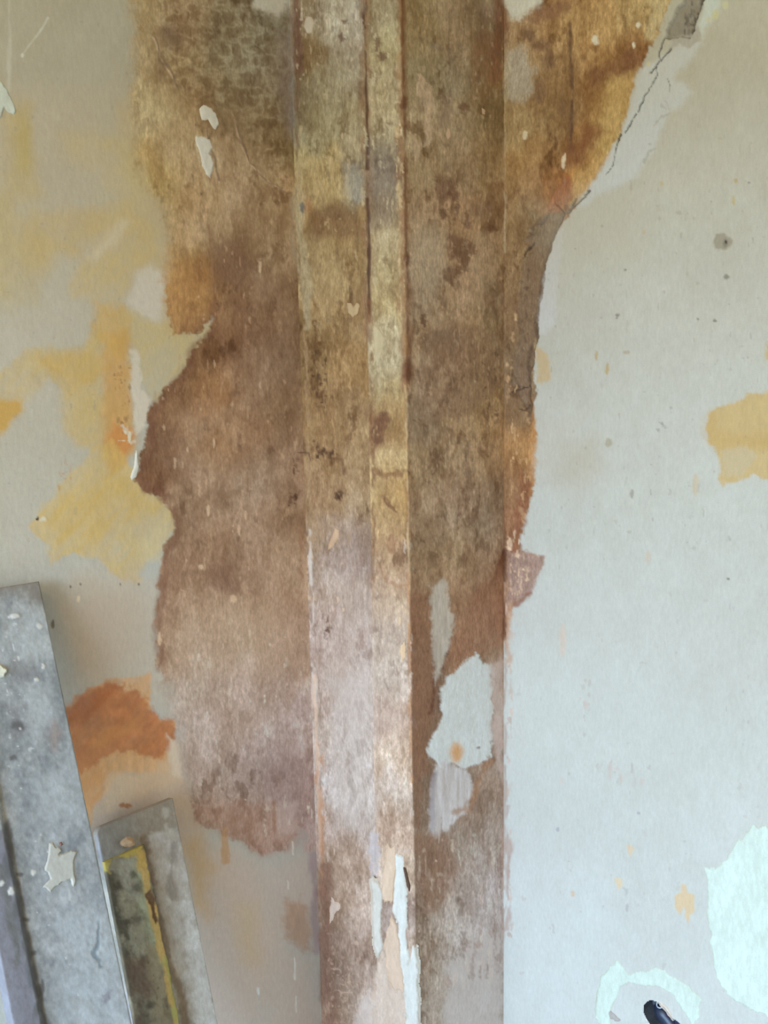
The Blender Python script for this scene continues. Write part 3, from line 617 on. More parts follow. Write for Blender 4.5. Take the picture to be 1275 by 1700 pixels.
    patch([(586,1690),(600,1660),(618,1640),(620,1800),(580,1800)], (206,206,208), 4, 6, 14, 0.75, tex=0.08, kinds='p')
    patch([(690,122),(700,124),(713,140),(722,160),(719,180),(716,232),(710,245),(704,244),(706,200),(700,168),(693,156)], (172,152,118), 1.6, 4, 12, 0.92, dz=0.0005, kinds='p', tex=0.04)
    patch([(684,220),(692,226),(700,234),(699,258),(692,271),(686,256),(682,240)], (172,152,118), 1.6, 3.5, 10, 0.92, dz=0.0005, kinds='p', tex=0.04)
    patch([(548,1120),(612,1120),(616,1260),(612,1370),(560,1380),(545,1300)], (206,207,206), 20, 10, 26, 0.5, kinds='p', tex=0.06, surf='a')
    patch([(748,1600),(790,1560),(837,1545),(838,1800),(735,1800),(740,1650)], (178,179,179), 12, 9, 24, 0.85, kinds='p', tex=0.04, surf='b')
    patch([(770,1500),(830,1490),(836,1600),(760,1610)], (174,170,168), 22, 10, 26, 0.45, kinds='p', surf='b')
    patch([(690,1390),(745,1385),(762,1440),(742,1500),(700,1520)], (140,102,74), 12, 8, 20, 0.6, kinds='p', tex=0.18, anis=(4, 40), surf='b')
    for q in ([(572,284),(578,288),(582,318),(577,324)], [(598,312),(603,310),(604,342),(600,348)], [(604,212),(608,214),(608,250),(604,246)], [(574,300),(580,306),(584,330),(580,336)]): patch(q, (186,174,136), 1.5, 3, 8, 0.85, dz=0.0004, kinds='p')
    patch([(560,958),(640,962),(668,1000),(670,1200),(620,1240),(560,1200),(545,1060)], (196,188,182), 26, 10, 30, 0.35)
    patch([(545,860),(610,880),(620,950),(560,960),(535,930)], (158,144,138), 16, 8, 20, 0.45, tex=0.12)
    patch([(706,560),(722,548),(760,542),(800,546),(832,560),(834,640),(760,690),(690,700),(696,620)], (112,84,64), 4, 6, 24, 0.30, tex=0.12, kinds='p')
    patch([(692,380),(720,370),(742,400),(740,470),(700,520),(690,450)], (168,152,122), 18, 8, 26, 0.7)
    patch([(790,380),(830,392),(830,450),(800,480),(780,440)], (160,138,106), 12, 8, 22, 0.5)
    patch([(515,385),(560,390),(570,480),(540,520),(515,480)], (172,154,112), 12, 6, 22, 0.5)
    patch([(510,262),(560,270),(566,330),(540,352),(512,340)], (178,160,114), 10, 7, 18, 0.55)
    patch([(512,352),(600,350),(606,400),(560,392),(516,392)], (118,84,50), 10, 8, 18, 0.6)
    patch([(614,240),(662,238),(660,370),(618,376)], (122,110,98), 14, 6, 20, 0.45)
    patch([(570,270),(600,270),(602,330),(590,340),(574,320)], (148,148,136), 7, 5, 14, 0.55)
    # named blotches
    D = (98,66,40)
    for b in ((771,178,7,10),(738,312,14,18),(752,322,10,14),(737,354,6,8),(757,347,6,10),(762,408,13,20),(770,430,9,18),(750,462,11,16),(783,412,6,12),(776,366,5,16),(702,535,5,12),(635,95,6,7),(627,72,5,12),(574,36,5,5),(568,62,5,8),(810,374,10,10),(818,380,6,6)):
        blob(*b, D, 0.5, 0.8, tex=0.25, warp=0.9 * b[2])
    for b in ((633,700,11,15),(628,718,8,20),(640,692,7,8)): blob(*b, (118,76,44), 0.5, 0.85)
    for b in ((700,175,6,12),(742,180,8,26),(733,200,7,18),(800,350,22,16),(745,560,30,18),(560,350,30,14),(812,20,12,16)): blob(*b, (112,86,60), 0.8, 0.5)
    stroke([(535,749),(550,756),(568,765),(572,782)], 9, (112,80,50), 4, 4, 12, 0.75)
    stroke([(637,824),(645,838),(658,848)], 6, (126,84,46), 2, 2, 10, 0.85)
    stroke([(620,783),(640,790),(668,788),(676,780)], 9, (136,92,50), 3.5, 4, 12, 0.75)
    for b in ((650,902,8,16),): blob(*b, (160,120,84), 0.4, 0.9); blob(649, 902, 4, 9, (182,150,114), 0.5, 0.8)
    stroke([(628,940),(640,962),(660,972),(680,968)], 5, (178,140,106), 2, 3, 12, 0.6)
    for q, n, sd in (([(518,580),(540,586),(545,640),(540,690),(522,680)], 46, 21), ([(520,725),(538,742),(560,752),(556,764),(524,758)], 40, 22), ([(480,818),(494,818),(490,840),(480,842)], 18, 23), ([(556,812),(568,812),(566,830),(556,830)], 14, 24), ([(537,1025),(556,1030),(552,1065),(540,1066)], 20, 25), ([(485,755),(496,755),(494,790),(486,790)], 12, 26), ([(800,560),(830,560),(830,700),(800,680)], 24, 27)):
        scatter(q, n, (82,54,34), 1.9, 2.8, sd, 0.8)
    stroke([(494,751),(512,752),(516,765)], 1.8, (96,72,48), 0.8, 0.5, 8, 0.9)
    # flecks everywhere on the scraped pillar
    scatter([(488,0),(600,0),(612,560),(512,560)], 170, (178,162,124), 1.6, 4.5, 31, 0.65, 0.0003)
    scatter([(612,20),(664,20),(676,560),(618,560)], 120, (182,170,134), 1.5, 5.5, 32, 0.7, 0.0003)
    scatter([(672,0),(838,0),(838,560),(682,560)], 200, (172,148,112), 1.6, 4.5, 33, 0.5)
    scatter([(672,0),(838,0),(838,560),(682,560)], 150, (96,74,52), 3.0, 7, 34, 0.4)
    scatter([(488,0),(605,0),(612,560),(505,560)], 130, (102,82,56), 2.6, 6, 35, 0.4)
    scatter([(690,560),(838,560),(838,940),(690,940)], 150, (94,70,50), 2.8, 7, 36, 0.4)
    scatter([(690,560),(838,560),(838,940),(690,940)], 120, (176,152,122), 1.4, 6, 37, 0.5)
    scatter([(500,560),(680,560),(690,900),(520,900)], 140, (186,160,118), 1.4, 6, 38, 0.5)
    scatter([(530,900),(690,900),(690,1450),(540,1450)], 150, (222,214,206), 1.3, 7, 39, 0.5)
    scatter([(540,900),(690,900),(690,1400),(540,1400)], 90, (168,140,124), 3, 9, 40, 0.3)
    scatter([(692,1380),(836,1380),(836,1640),(692,1640)], 120, (206,194,182), 1.7, 9, 41, 0.5)
    scatter([(692,1380),(836,1380),(836,1640),(692,1640)], 120, (126,94,74), 2.6, 12, 42, 0.4)
    scatter([(545,1480),(625,1480),(625,1690),(545,1690)], 90, (198,180,166), 2.2, 3.5, 43, 0.5)
    scatter([(500,900),(520,880),(525,1000),(508,1010)], 12, (186,166,138), 3, 9, 44, 0.8, 0.0005)
    scatter([(655,180),(668,180),(676,520),(664,520)], 40, (190,170,130), 1.6, 6, 45, 0.8, 0.0004)
    # honeycomb crazing at the foot
    i = near(wp, [(540,1580),(625,1700)], 0); x, y = wp.X[i], wp.Y[i]
    v = np.abs(fbm(x, y, 13, 13, 2, 91)); a = (1 - sstep(0.02, 0.09, v)) * 0.55 * (1 - sstep(-14, 14, sdf_poly(x, y, [(548,1590),(600,1600),(622,1690),(560,1720)])))
    blend(wp, i, a, (206,190,178), (585,1650), surf='a')

    # ---- right wall
    # fallen render: the exposed backing lies deeper than the skim coat
    LOSS = [(938,352),(918,398),(908,432),(898,482),(892,530),(893,560),(886,580),(880,640),(884,690),(880,705),(872,680),(858,650),(850,640),(852,600),(862,560),(858,520),(866,470),(866,440),(878,420),(868,400),(890,385),(905,360),(922,340)]
    patch(LOSS, (122,98,70), 2.0, 3, 12, 0.85, dz=-0.0065, tex=0.12, kinds='r', anis=(14, 14))
    stroke([(936,352),(914,398),(905,432),(895,482),(889,530),(888,565),(880,580),(876,600),(876,640),(880,690)], 7, (84,64,44), 3, 3, 12, 0.7, kinds='r')  # rim darkened: dirt and recess shade painted together
    stroke([(905,360),(893,372),(884,385)], 7, (88,62,40), 2.5, 3, 12, 0.7, kinds='r')
    stroke([(868,428),(878,410),(884,402)], 3.2, (62,44,30), 1.2, 2, 8, 0.9, dz=-0.002, kinds='r')
    stroke([(846,652),(860,646),(878,640)], 2.4, (66,50,36), 1.0, 2, 8, 0.9, kinds='r')
    stroke([(862,680),(872,682),(877,672)], 2.0, (70,52,36), 1.0, 2, 8, 0.8, kinds='r')
    scatter([(862,440),(895,460),(886,560),(858,570)], 26, (76,56,38), 1.8, 2.4, 51, 0.6, kinds='r')
    scatter([(850,590),(880,590),(876,650),(850,650)], 22, (84,66,48), 1.4, 1.8, 52, 0.6, kinds='r')
    # orange lifted scab
    patch([(945,290),(950,300),(942,340),(926,356),(912,352),(904,348),(918,325),(932,300)], (152,86,40), 3, 4, 12, 0.9, dz=0.0015, tex=0.15, kinds='r')
    patch([(990,255),(1012,262),(984,302),(962,335),(945,345),(952,320),(950,296),(972,285)], (180,146,88), 4, 5, 14, 0.8, tex=0.1, kinds='r')
    patch([(1005,130),(1060,108),(1052,140),(1038,190),(1022,225),(1006,262),(992,240),(1002,180)], (176,146,86), 5, 6, 16, 0.75, tex=0.14, kinds='r')
    patch([(1075,-60),(1130,-60),(1108,10),(1096,40),(1082,70),(1070,60),(1082,20)], (178,158,106), 6, 5, 16, 0.8, kinds='r')
    patch([(1010,100),(1062,80),(1066,104),(1050,120),(1012,130),(985,150),(975,120)], (112,66,34), 9, 7, 18, 0.6, tex=0.15, kinds='r')
    patch([(975,200),(1000,215),(985,245),(960,275),(925,290),(935,250),(965,230)], (120,68,34), 8, 7, 18, 0.65, tex=0.15, kinds='r')
    patch([(870,30),(900,5),(960,-5),(945,20),(900,40)], (112,68,36), 7, 6, 14, 0.6, tex=0.15)
    for b in ((912,100,10,16),(900,75,14,10),(895,150,9,20),(934,180,6,14),(880,60,8,10)): blob(*b, (100,68,42), 0.7, 0.55)
    for b in ((988,66,6,8),(1060,42,4,5),(1052,75,2.5,5),(872,225,4,8),(935,270,3,12),(938,262,2,8)): blob(*b, (206,192,158), 0.4, 0.9, 0.0006)
    # right edge flakes lower down
    patch([(884,560),(892,575),(910,590),(914,630),(902,638),(890,632),(892,600)], (188,170,128), 4, 4, 12, 0.85, kinds='r')
    patch([(882,655),(890,700),(890,790),(880,830),(876,800),(880,740)], (186,140,84), 3, 4, 12, 0.8, tex=0.15, kinds='r')
    patch([(862,780),(886,790),(878,840),(864,900),(852,960),(846,930),(856,860)], (142,88,54), 5, 5, 14, 0.8, tex=0.15, kinds='r')
    patch([(845,915),(903,924),(899,945),(880,982),(860,1002),(846,1008)], (164,142,132), 3, 4, 14, 0.9, tex=0.1, kinds='r')
    stroke([(880,985),(868,996),(856,1002)], 8, (142,92,64), 3, 3, 10, 0.8, kinds='r')
    stroke([(848,1005),(845,1040),(842,1100)], 10, (196,166,136), 5, 5, 14, 0.7, kinds='r')
    scatter([(840,880),(866,880),(880,960),(850,1000)], 30, (214,194,168), 2.4, 4.6, 53, 0.9, 0.0005, kinds='r')
    scatter([(842,680),(880,690),(880,860),(845,860)], 30, (204,174,130), 2.2, 5, 54, 0.85, 0.0005, kinds='r')
    scatter([(842,520),(858,520),(856,660),(842,660)], 12, (200,172,132), 2.2, 5, 55, 0.85, kinds='r')
    scatter([(840,1000),(850,1000),(850,1560),(840,1560)], 40, (196,180,168), 2.2, 7, 56, 0.7, kinds='r')
    stroke([(842,1340),(843,1420),(842,1540)], 8, (178,162,156), 3, 4, 14, 0.7, broken=0.1, kinds='r')
    # smooth filler beside the crack
    patch([(1062,112),(1090,100),(1130,78),(1165,72),(1120,130),(1150,150),(1110,190),(1090,240),(1060,290),(1010,320),(965,345),(960,336),(986,302),(1012,262),(1032,215),(1044,180),(1056,135)], (186,190,180), 7, 5, 26, 0.75, dz=0.0004, kinds='r')
    patch([(925,380),(940,378),(928,440),(924,540),(905,556),(893,556),(892,530),(898,480),(908,432)], (187,191,186), 5, 3, 20, 0.85, dz=0.0005, kinds='r')
    patch([(1170,-80),(1230,-80),(1190,20),(1165,60),(1155,45),(1165,20)], (188,194,186), 8, 5, 24, 0.7, kinds='r')
    patch([(895,700),(960,690),(940,740),(905,790),(890,790)], (192,196,186), 14, 7, 24, 0.5, kinds='r')
    # hole in the skim at the top, and the crack that runs from it
    HOLE = [(1150,-120),(1134,0),(1120,20),(1111,40),(1102,65),(1110,66),(1128,60),(1145,64),(1152,52),(1150,42),(1160,20),(1168,0),(1190,-120)]
    patch(HOLE, (128,116,86), 1.8, 3, 12, 0.97, dz=-0.0075, tex=0.12, kinds='r', anis=(16, 16))
    patch([(1112,62),(1150,52),(1158,40),(1162,50),(1160,66),(1145,78),(1125,72),(1112,84)], (158,152,130), 3, 3, 12, 0.9, dz=-0.001, kinds='r')
    scatter([(1136,0),(1165,0),(1150,50),(1130,55)], 26, (62,56,44), 2.0, 3.6, 57, 0.7, kinds='r')
    stroke([(1167,-40),(1162,14),(1152,40),(1148,52)], 5, (66,60,48), 2, 3, 10, 0.8, kinds='r')  # shade painted along the hole's right edge
    CR = (52,50,44)
    for s, wd in (([(1102,64),(1094,88),(1096,99)], 2.0), ([(1112,82),(1104,93),(1096,100)], 3.4), ([(1095,101),(1088,112),(1081,121)], 3.2), ([(1089,112),(1091,124),(1085,136),(1078,148)], 1.8),
                  ([(1078,147),(1070,162),(1064,174),(1060,186)], 2.8), ([(1057,189),(1050,200),(1042,211),(1037,221)], 3.6), ([(1031,222),(1027,232)], 6.0), ([(1027,232),(1020,258),(1017,274),(1006,292)], 1.8),
                  ([(979,317),(972,325)], 5.5), ([(972,325),(960,337),(950,344)], 2.6), ([(956,330),(950,342),(944,352)], 6.0), ([(1108,130),(1113,142),(1112,152)], 1.6)):
        stroke(s, wd * 0.72, CR, 0.9, 1.6, 8, 0.85, dz=-0.003, kinds='r')
    for s in ([(1098,176),(1112,180),(1104,168)], [(1085,205),(1110,190)], [(1090,245),(1078,252),(1068,268)], [(1048,300),(1050,315)]):
        stroke(s, 3, (160,160,142), 1.5, 3, 9, 0.7, kinds='r')
    # marks on the plain plaster
    blob(1199,401,14,16,(150,146,124),0.22,0.9,-0.0008,kinds='r'); blob(1204,404,4,6,(112,106,86),0.7,0.7,kinds='r'); blob(1205,402,2,3,(62,58,46),kinds='r')
    for a, b, r in ((1025,523,3.5),(1024,528,2),(1159,530,2.4),(1187,533,3.2),(1206,460,5),(955,413,1.6),(1038,448,2.6),(1209,961,2.6),(1243,303,2)): blob(a, b, r, r * 0.8, (96,92,76), 0.5, 0.7, kinds='r')
    for b, c in (((1187,24,6,8),(186,180,124)),((1204,9,5,7),(188,184,136)),((1176,33,4,5),(186,182,140)),((1077,106,3,5),(190,182,126)),((1221,300,3,4),(178,160,96)),((1218,333,2.5,8),(184,170,104)),((1098,305,3,5),(182,172,130)),((1069,386,3,4),(186,168,136)),
                  ((990,590,3,8),(176,158,108)),((1008,612,3,10),(180,158,98)),((1010,735,5,8),(164,160,134)),((1155,805,5,18),(202,194,166)),((1076,925,5,9),(204,200,186)),((934,1062,6,28),(210,204,194)),((1049,820,3,8),(150,150,136)),((1040,585,6,3),(168,158,130))):
        blob(*b, c, 0.5, 0.75, kinds='r')
    patch([(1345,668),(1310,652),(1275,650),(1242,655),(1206,672),(1178,685),(1172,706),(1175,736),(1188,746),(1192,766),(1195,795),(1202,806),(1226,795),(1250,790),(1262,798),(1275,796),(1318,792),(1352,770),(1372,736),(1366,700)], (201,182,128), 4, 6, 22, 0.95, tex=0.05, kinds='r')
    patch([(1172,700),(1180,690),(1196,720),(1230,726),(1275,722),(1340,718),(1362,735),(1330,748),(1262,748),(1215,742),(1188,745),(1176,736)], (195,166,98), 14, 8, 20, 0.5, kinds='r')
    patch([(1196,752),(1240,740),(1256,760),(1240,782),(1205,795)], (198,190,156), 7, 6, 14, 0.8, kinds='r')
    patch([(1272,575),(1330,575),(1330,610),(1270,600)], (196,180,120), 5, 4, 12, 0.8, kinds='r')
    patch([(930,745),(990,730),(1000,780),(950,820),(915,800)], (180,176,156), 30, 10, 40, 0.5, kinds='r')
    patch([(890,340),(1040,320),(1060,420),(930,470)], (180,178,156), 40, 12, 50, 0.4, kinds='r')
    scatter([(850,350),(1275,100),(1275,900),(860,950)], 260, (150,146,126), 1.7, 2.6, 58, 0.42, kinds='r')
    scatter([(850,950),(1275,950),(1275,1680),(850,1680)], 160, (186,188,186), 1.8, 2.6, 59, 0.45, kinds='r')
    scatter([(960,1130),(990,1130),(990,1190),(965,1190)], 12, (190,184,174), 2.2, 3.6, 60, 0.5, kinds='r')
    scatter([(980,1260),(1075,1270),(1060,1300),(1000,1290)], 26, (196,198,200), 2.6, 4, 61, 0.5, kinds='r')
    scatter([(1090,700),(1110,705),(1105,725),(1090,720)], 10, (140,140,126), 1.8, 2.2, 62, 0.6, kinds='r')
    for b in ((973,1170,5,9),(1013,1280,4,16),(1031,1292,3.5,9),(932,1296,3,7),(1066,1298,4,6)): blob(*b, (206,204,200), 0.6, 0.6, kinds='r')
    patch([(1040,1402),(1046,1399),(1052,1408),(1048,1422),(1044,1416)], (222,212,184), 2, 2, 8, 0.9, kinds='r')
    patch([(1020,1456),(1032,1458),(1034,1470),(1026,1478)], (226,220,190), 2, 2, 8, 0.9, kinds='r')
    patch([(1033,1470),(1044,1476),(1040,1486)], (186,198,204), 2, 2, 8, 0.8, kinds='r'); blob(1041,1507,2.5,8,(190,198,206),kinds='r')
    patch([(1132,1470),(1138,1468),(1142,1482),(1154,1486),(1153,1515),(1146,1520),(1143,1534),(1139,1524),(1135,1505),(1128,1518),(1120,1506),(1119,1488),(1130,1482)], (226,212,178), 2, 2.5, 9, 0.92, kinds='r')
    blob(951,1484,3,5,(214,206,190),kinds='r'); blob(926,1377,3,4,(176,186,196),kinds='r'); blob(1060,1350,3,2.5,(180,190,198),kinds='r')

# ------------------------------------------------------------------ boards leaning on the left wall
def lean_frame(top_right, lean):
    n = math.sqrt(1 + lean * lean)
    return dict(o=np.array(top_right, float), ey=np.array([0, 1.0, 0]), dn=np.array([lean, 0, -1.0]) / n, nn=np.array([1.0, 0, lean]) / n)
def to_board(fr, px, py, off=0.0):
    """point of the board's face plane (raised by off) seen at a pixel"""
    d = ray(px, py); p0 = fr['o'] + fr['nn'] * off
    t = ((p0 - CAM) @ fr['nn']) / (d @ fr['nn']); return CAM + d * t
def board_uv(fr, P): return float((P - fr['o']) @ fr['ey']), float((P - fr['o']) @ fr['dn'])
def build_panel(kind, fr, u0, u1, v0, v1, thick, du=0.0013, dv=0.0016, vfine=0.60, prof=None, cut=None, off=0.0, edge=None):
    """grid for a board's face with its four edges turned back by the thickness; u to the right, v down the slope"""
    w = Wall(); w.kind = kind
    us = np.linspace(u0, u1, max(6, int((u1 - u0) / du)))
    vf = min(v1, v0 + vfine); vs = np.arange(v0, vf, dv)
    if v1 > vf + 0.01: vs = np.concatenate([vs, np.linspace(vf, v1, 14)])
    us = np.concatenate([[us[0]], us, [us[-1]]]); vs = np.concatenate([[vs[0]], vs, [vs[-1]]])
    U, Vv = np.meshgrid(us, vs)
    H = np.full(U.shape, off) + (prof(U, Vv) if prof else 0.0)
    if cut is not None: Vv = Vv + cut(U) * np.clip(1 - (Vv - v0) / 0.05, 0, 1)
    if edge is not None: U = U + edge(U, Vv)
    r = 0.0008                                               # rounded arrises
    du_ = np.minimum(U - us[0], us[-1] - U).clip(0); dv_ = (Vv - vs[0]).clip(0)
    for q in (du_, dv_):
        t = np.clip(1 - q / r, 0, 1); H = H - (1 - np.sqrt(1 - t * t * 0.98)) * r
    back = np.zeros(U.shape, bool); back[0] = back[-1] = True; back[:, 0] = back[:, -1] = True
    H = np.where(back, off - thick, H)
    P = fr['o'] + U[..., None] * fr['ey'] + Vv[..., None] * fr['dn']
    w.V = P + H[..., None] * fr['nn']; w.nr, w.nc = U.shape
    px, py = project(w.V.reshape(-1, 3)); w.X, w.Y = px, py
    w.N3 = fr['nn']; w.A = np.zeros((w.nr * w.nc, 3)); w.H = np.zeros(w.nr * w.nc); w.rowY = np.sort(w.Y.reshape(U.shape)[:, w.nc // 2])
    return w
def close_back(w):
    return None
BOARDS = {}
def add_board_grids():
    fa = lean_frame((0.024, hit(65, 965, 0, 0.024)[1], hit(65, 965, 0, 0.024)[2]), 0.356)
    fb = lean_frame((0.030, hit(287, 1325, 0, 0.030)[1], hit(287, 1325, 0, 0.030)[2]), 0.300)
    ul = board_uv(fa, to_board(fa, 17, 1692))[0]
    def prof_a(U, V):
        s1 = board_uv(fa, to_board(fa, 82, 1700))[0]; s2 = board_uv(fa, to_board(fa, 52, 1640))[0]
        d = 0.0065 * sstep(0.0, 0.005, s1 - 0.006 - U) - 0.0015 * (1 - sstep(0.0, 0.004, np.abs(U - s1 + 0.004)))
        return d
    w1 = build_panel('Board', fa, ul, 0.0, 0.0, fa['o'][2] * math.sqrt(1 + 0.356 ** 2), 0.017, prof=prof_a)
    ul2 = board_uv(fb, to_board(fb, 162, 1390))[0]
    rc = 0.010
    def cut_b(U): t = np.clip(1 - (U - ul2) / rc, 0, 1); return rc * (1 - np.sqrt(1 - t * t * 0.99))
    w2 = build_panel('Channel', fb, ul2, 0.0, 0.0, fb['o'][2] * math.sqrt(1 + 0.30 ** 2), 0.014, cut=cut_b)
    # flaking yellow batten nailed on it
    a = board_uv(fb, to_board(fb, 166, 1412)); b = board_uv(fb, to_board(fb, 233, 1398))
    Lb = (fb['o'][2] - 0.02) * math.sqrt(1 + 0.30 ** 2)
    def edge_d(U, V):
        n = fbm(V * 1000, V * 0 + 3, 18, 18, 4, 5); return np.where(U > (a[0] + b[0]) / 2, 0.0022 * n * np.clip((U - a[0]) / (b[0] - a[0]), 0, 1), 0.0)
    w3 = build_panel('Yellow', fb, a[0], b[0] + 0.002, b[1] + 0.004, Lb, 0.0075, off=0.0075, edge=edge_d)
    BOARDS.update(fa=fa, fb=fb, w1=w1, w2=w2, w3=w3)
    walls.extend([w1, w2, w3])
def paint_boards():
    w1, w2, w3 = BOARDS['w1'], BOARDS['w2'], BOARDS['w3']
    g1 = albedo((140,150,158), 100, 1300, 'board') * KB
    for w, g, sd in ((w1, g1, 3), (w2, albedo((150,150,146), 240, 1400, 'board') * KB, 13)):
        n = 0.6 * fbm(w.X, w.Y, 60, 75, 5, sd) + 0.45 * fbm(w.X, w.Y, 15, 17, 4, sd + 5) + 0.3 * fbm(w.X, w.Y, 5, 7, 2, sd + 8)
        w.A[:] = g * np.exp(0.38 * n[:, None] * np.array([1.05, 1.0, 0.95]))
        w.H[:] = 0.0004 * fbm(w.X, w.Y, 16, 18, 4, sd + 2)
    B = 'B'
    patch([(-40,960),(70,955),(78,1000),(70,1010),(30,985),(-40,1000)], (112,106,96), 12, 8, 24, 0.7, kinds=B)
    for q in ([(20,1030),(60,1010),(74,1060),(60,1100),(20,1090)], [(30,1150),(80,1140),(100,1200),(60,1220)], [(60,1290),(120,1270),(140,1340),(100,1370),(50,1360)], [(100,1520),(180,1500),(200,1600),(120,1610)], [(90,1620),(200,1600),(215,1720),(100,1720)]):
        patch(q, (168,180,189), 22, 14, 26, 0.6, kinds=B, tex=0.08)
    for q in ([(10,1180),(40,1170),(44,1220),(20,1230)], [(70,1205),(100,1200),(104,1230),(80,1240)], [(20,1100),(50,1090),(60,1120),(24,1130)]):
        patch(q, (116,120,128), 10, 8, 18, 0.6, kinds=B)
    patch([(78,1205),(90,1190),(100,1215),(92,1250),(84,1240)], (146,136,132), 8, 6, 16, 0.6, kinds=B)
    patch([(-30,1376),(6,1376),(24,1470),(40,1560),(74,1720),(-30,1720)], (108,110,126), 6, 5, 20, 0.85, tex=0.14, kinds=B)
    stroke([(10,1376),(22,1450),(36,1530),(48,1590),(62,1650),(76,1720)], 17, (84,90,98), 5, 5, 16, 0.85, tex=0.12, kinds=B)  # bevel's shade put into the colour as a dark band
    stroke([(2,1440),(14,1500),(26,1560),(30,1600)], 9, (92,98,98), 4, 4, 14, 0.7, tex=0.12, kinds=B)
    for b in ((33,1452,6,3.5),(42,1527,8,4),(30,1205,10,9),(57,1582,4,4),(70,1640,4,14),(22,1258,7,5)): blob(*b, (78,80,84), 0.6, 0.8, kinds=B)
    stroke([(165,1530),(160,1550),(163,1570),(158,1585),(168,1600)], 7, (104,124,138), 2.5, 4, 10, 0.85, dz=-0.0006, kinds=B)
    patch([(170,1655),(185,1642),(182,1662),(172,1668)], (122,124,142), 3, 3, 9, 0.7, kinds=B)
    scatter([(0,1000),(80,1000),(120,1250),(0,1250)], 60, (190,196,200), 2.2, 2.4, 71, 0.7, kinds=B)
    scatter([(0,1250),(120,1250),(200,1700),(0,1700)], 60, (200,208,214), 1.5, 1.5, 72, 0.7, kinds=B)
    for b in ((60,1128,4,4),(72,1106,3,5),(66,1040,4,5),(25,1022,8,4),(55,1448,5,5),(18,1480,5,7),(3,1466,4,5)): blob(*b, (204,210,212), 0.4, 0.85, 0.0008, kinds=B)
    C = 'C'
    patch([(140,1370),(290,1310),(300,1390),(240,1412),(170,1420)], (136,132,122), 8, 6, 20, 0.85, tex=0.08, kinds=C)
    stroke([(243,1390),(250,1440),(262,1510),(278,1580),(300,1660),(312,1720)], 13, (118,100,80), 4, 4, 18, 0.8, tex=0.1, kinds=C)  # batten's cast shadow painted along its right side
    patch([(246,1388),(292,1372),(306,1440),(330,1560),(362,1720),(330,1720),(300,1620),(270,1520)], (176,180,182), 6, 5, 18, 0.8, tex=0.2, kinds=C, anis=(14, 18))
    patch([(300,1480),(318,1500),(345,1600),(362,1720),(330,1720)], (198,207,214), 10, 9, 16, 0.85, tex=0.14, kinds=C, anis=(12, 16))
    stroke([(292,1400),(288,1430),(284,1460),(288,1490)], 12, (126,120,114), 5, 5, 14, 0.7, tex=0.12, kinds=C)
    for b in ((274,1350,6,10),(282,1385,6,8),(276,1372,4,6)): blob(*b, (178,180,176), 0.6, 0.7, kinds=C)
    stroke([(160,1388),(172,1430),(188,1500),(204,1580),(222,1720)], 5, (150,154,170), 2, 2, 14, 0.7, kinds=C)  # left edge tinted pale blue for the window light on it
    Y = 'Y'
    w = w3; n = fbm(w.X, w.Y, 22, 30, 4, 33) + 0.5 * fbm(w.X, w.Y, 7, 8, 3, 34)
    w.A[:] = albedo((104,98,78), 220, 1520, 'board') * KB * np.exp(0.34 * n[:, None])
    w.H[:] = 0.0006 * fbm(w.X, w.Y, 10, 12, 4, 35)
    patch([(186,1424),(222,1420),(238,1460),(244,1510),(225,1500),(200,1460),(190,1440)], (154,152,136), 10, 8, 14, 0.85, tex=0.14, kinds=Y)
    patch([(222,1430),(240,1440),(252,1500),(266,1560),(276,1620),(262,1600),(240,1540),(226,1480)], (152,160,134), 9, 7, 14, 0.9, tex=0.12, kinds=Y)
    patch([(232,1570),(262,1570),(276,1640),(290,1720),(262,1720),(246,1650)], (142,132,104), 12, 8, 16, 0.75, tex=0.15, kinds=Y)
    patch([(172,1445),(190,1452),(202,1500),(216,1560),(222,1620),(206,1600),(190,1540),(178,1480)], (72,66,50), 9, 6, 16, 0.75, tex=0.12, kinds=Y)
    patch([(210,1590),(240,1590),(256,1640),(240,1660),(216,1640)], (98,76,58), 9, 7, 16, 0.8, kinds=Y)
    patch([(208,1630),(232,1650),(246,1720),(212,1720)], (84,68,52), 9, 7, 16, 0.7, kinds=Y)
    for b in ((222,1452,6,7),(228,1474,9,10),(192,1512,9,12),(205,1530,12,8),(250,1668,7,8),(214,1480,5,5),(196,1470,6,8)): blob(*b, (62,56,42), 0.7, 0.7, kinds=Y)
    for b in ((212,1512,5,4),(204,1490,5,6),(204,1558,4,7)): blob(*b, (150,146,122), 0.6, 0.7, kinds=Y)
    patch([(160,1404),(200,1396),(236,1394),(244,1440),(234,1440),(226,1420),(205,1422),(186,1424),(182,1448),(168,1446)], (176,160,82), 3, 4, 10, 0.95, tex=0.08, kinds=Y)
    patch([(184,1412),(194,1408),(198,1418),(188,1420)], (158,166,146), 3, 3, 9, 0.8, kinds=Y)
    stroke([(236,1420),(246,1470),(256,1530),(270,1580),(282,1640),(296,1700)], 12, (186,160,96), 3, 4, 12, 0.85, tex=0.1, kinds=Y)
    stroke([(278,1590),(288,1640),(298,1700)], 10, (162,168,100), 3, 4, 12, 0.75, kinds=Y)
    patch([(242,1484),(250,1476),(256,1490),(258,1510),(262,1530),(260,1534),(254,1524),(252,1506),(244,1492)], (98,70,48), 1.5, 2, 8, 0.95, dz=-0.0015, kinds=Y)
    for q in ([(196,1506),(216,1500),(222,1520),(204,1528)], [(212,1540),(240,1530),(252,1570),(236,1590),(218,1570)], [(200,1480),(214,1474),(218,1492),(204,1496)], [(206,1570),(216,1560),(222,1590)], [(214,1660),(224,1650),(226,1680),(218,1690)]): patch(q, (146,142,120), 7, 6, 10, 0.65, tex=0.15, kinds=Y)
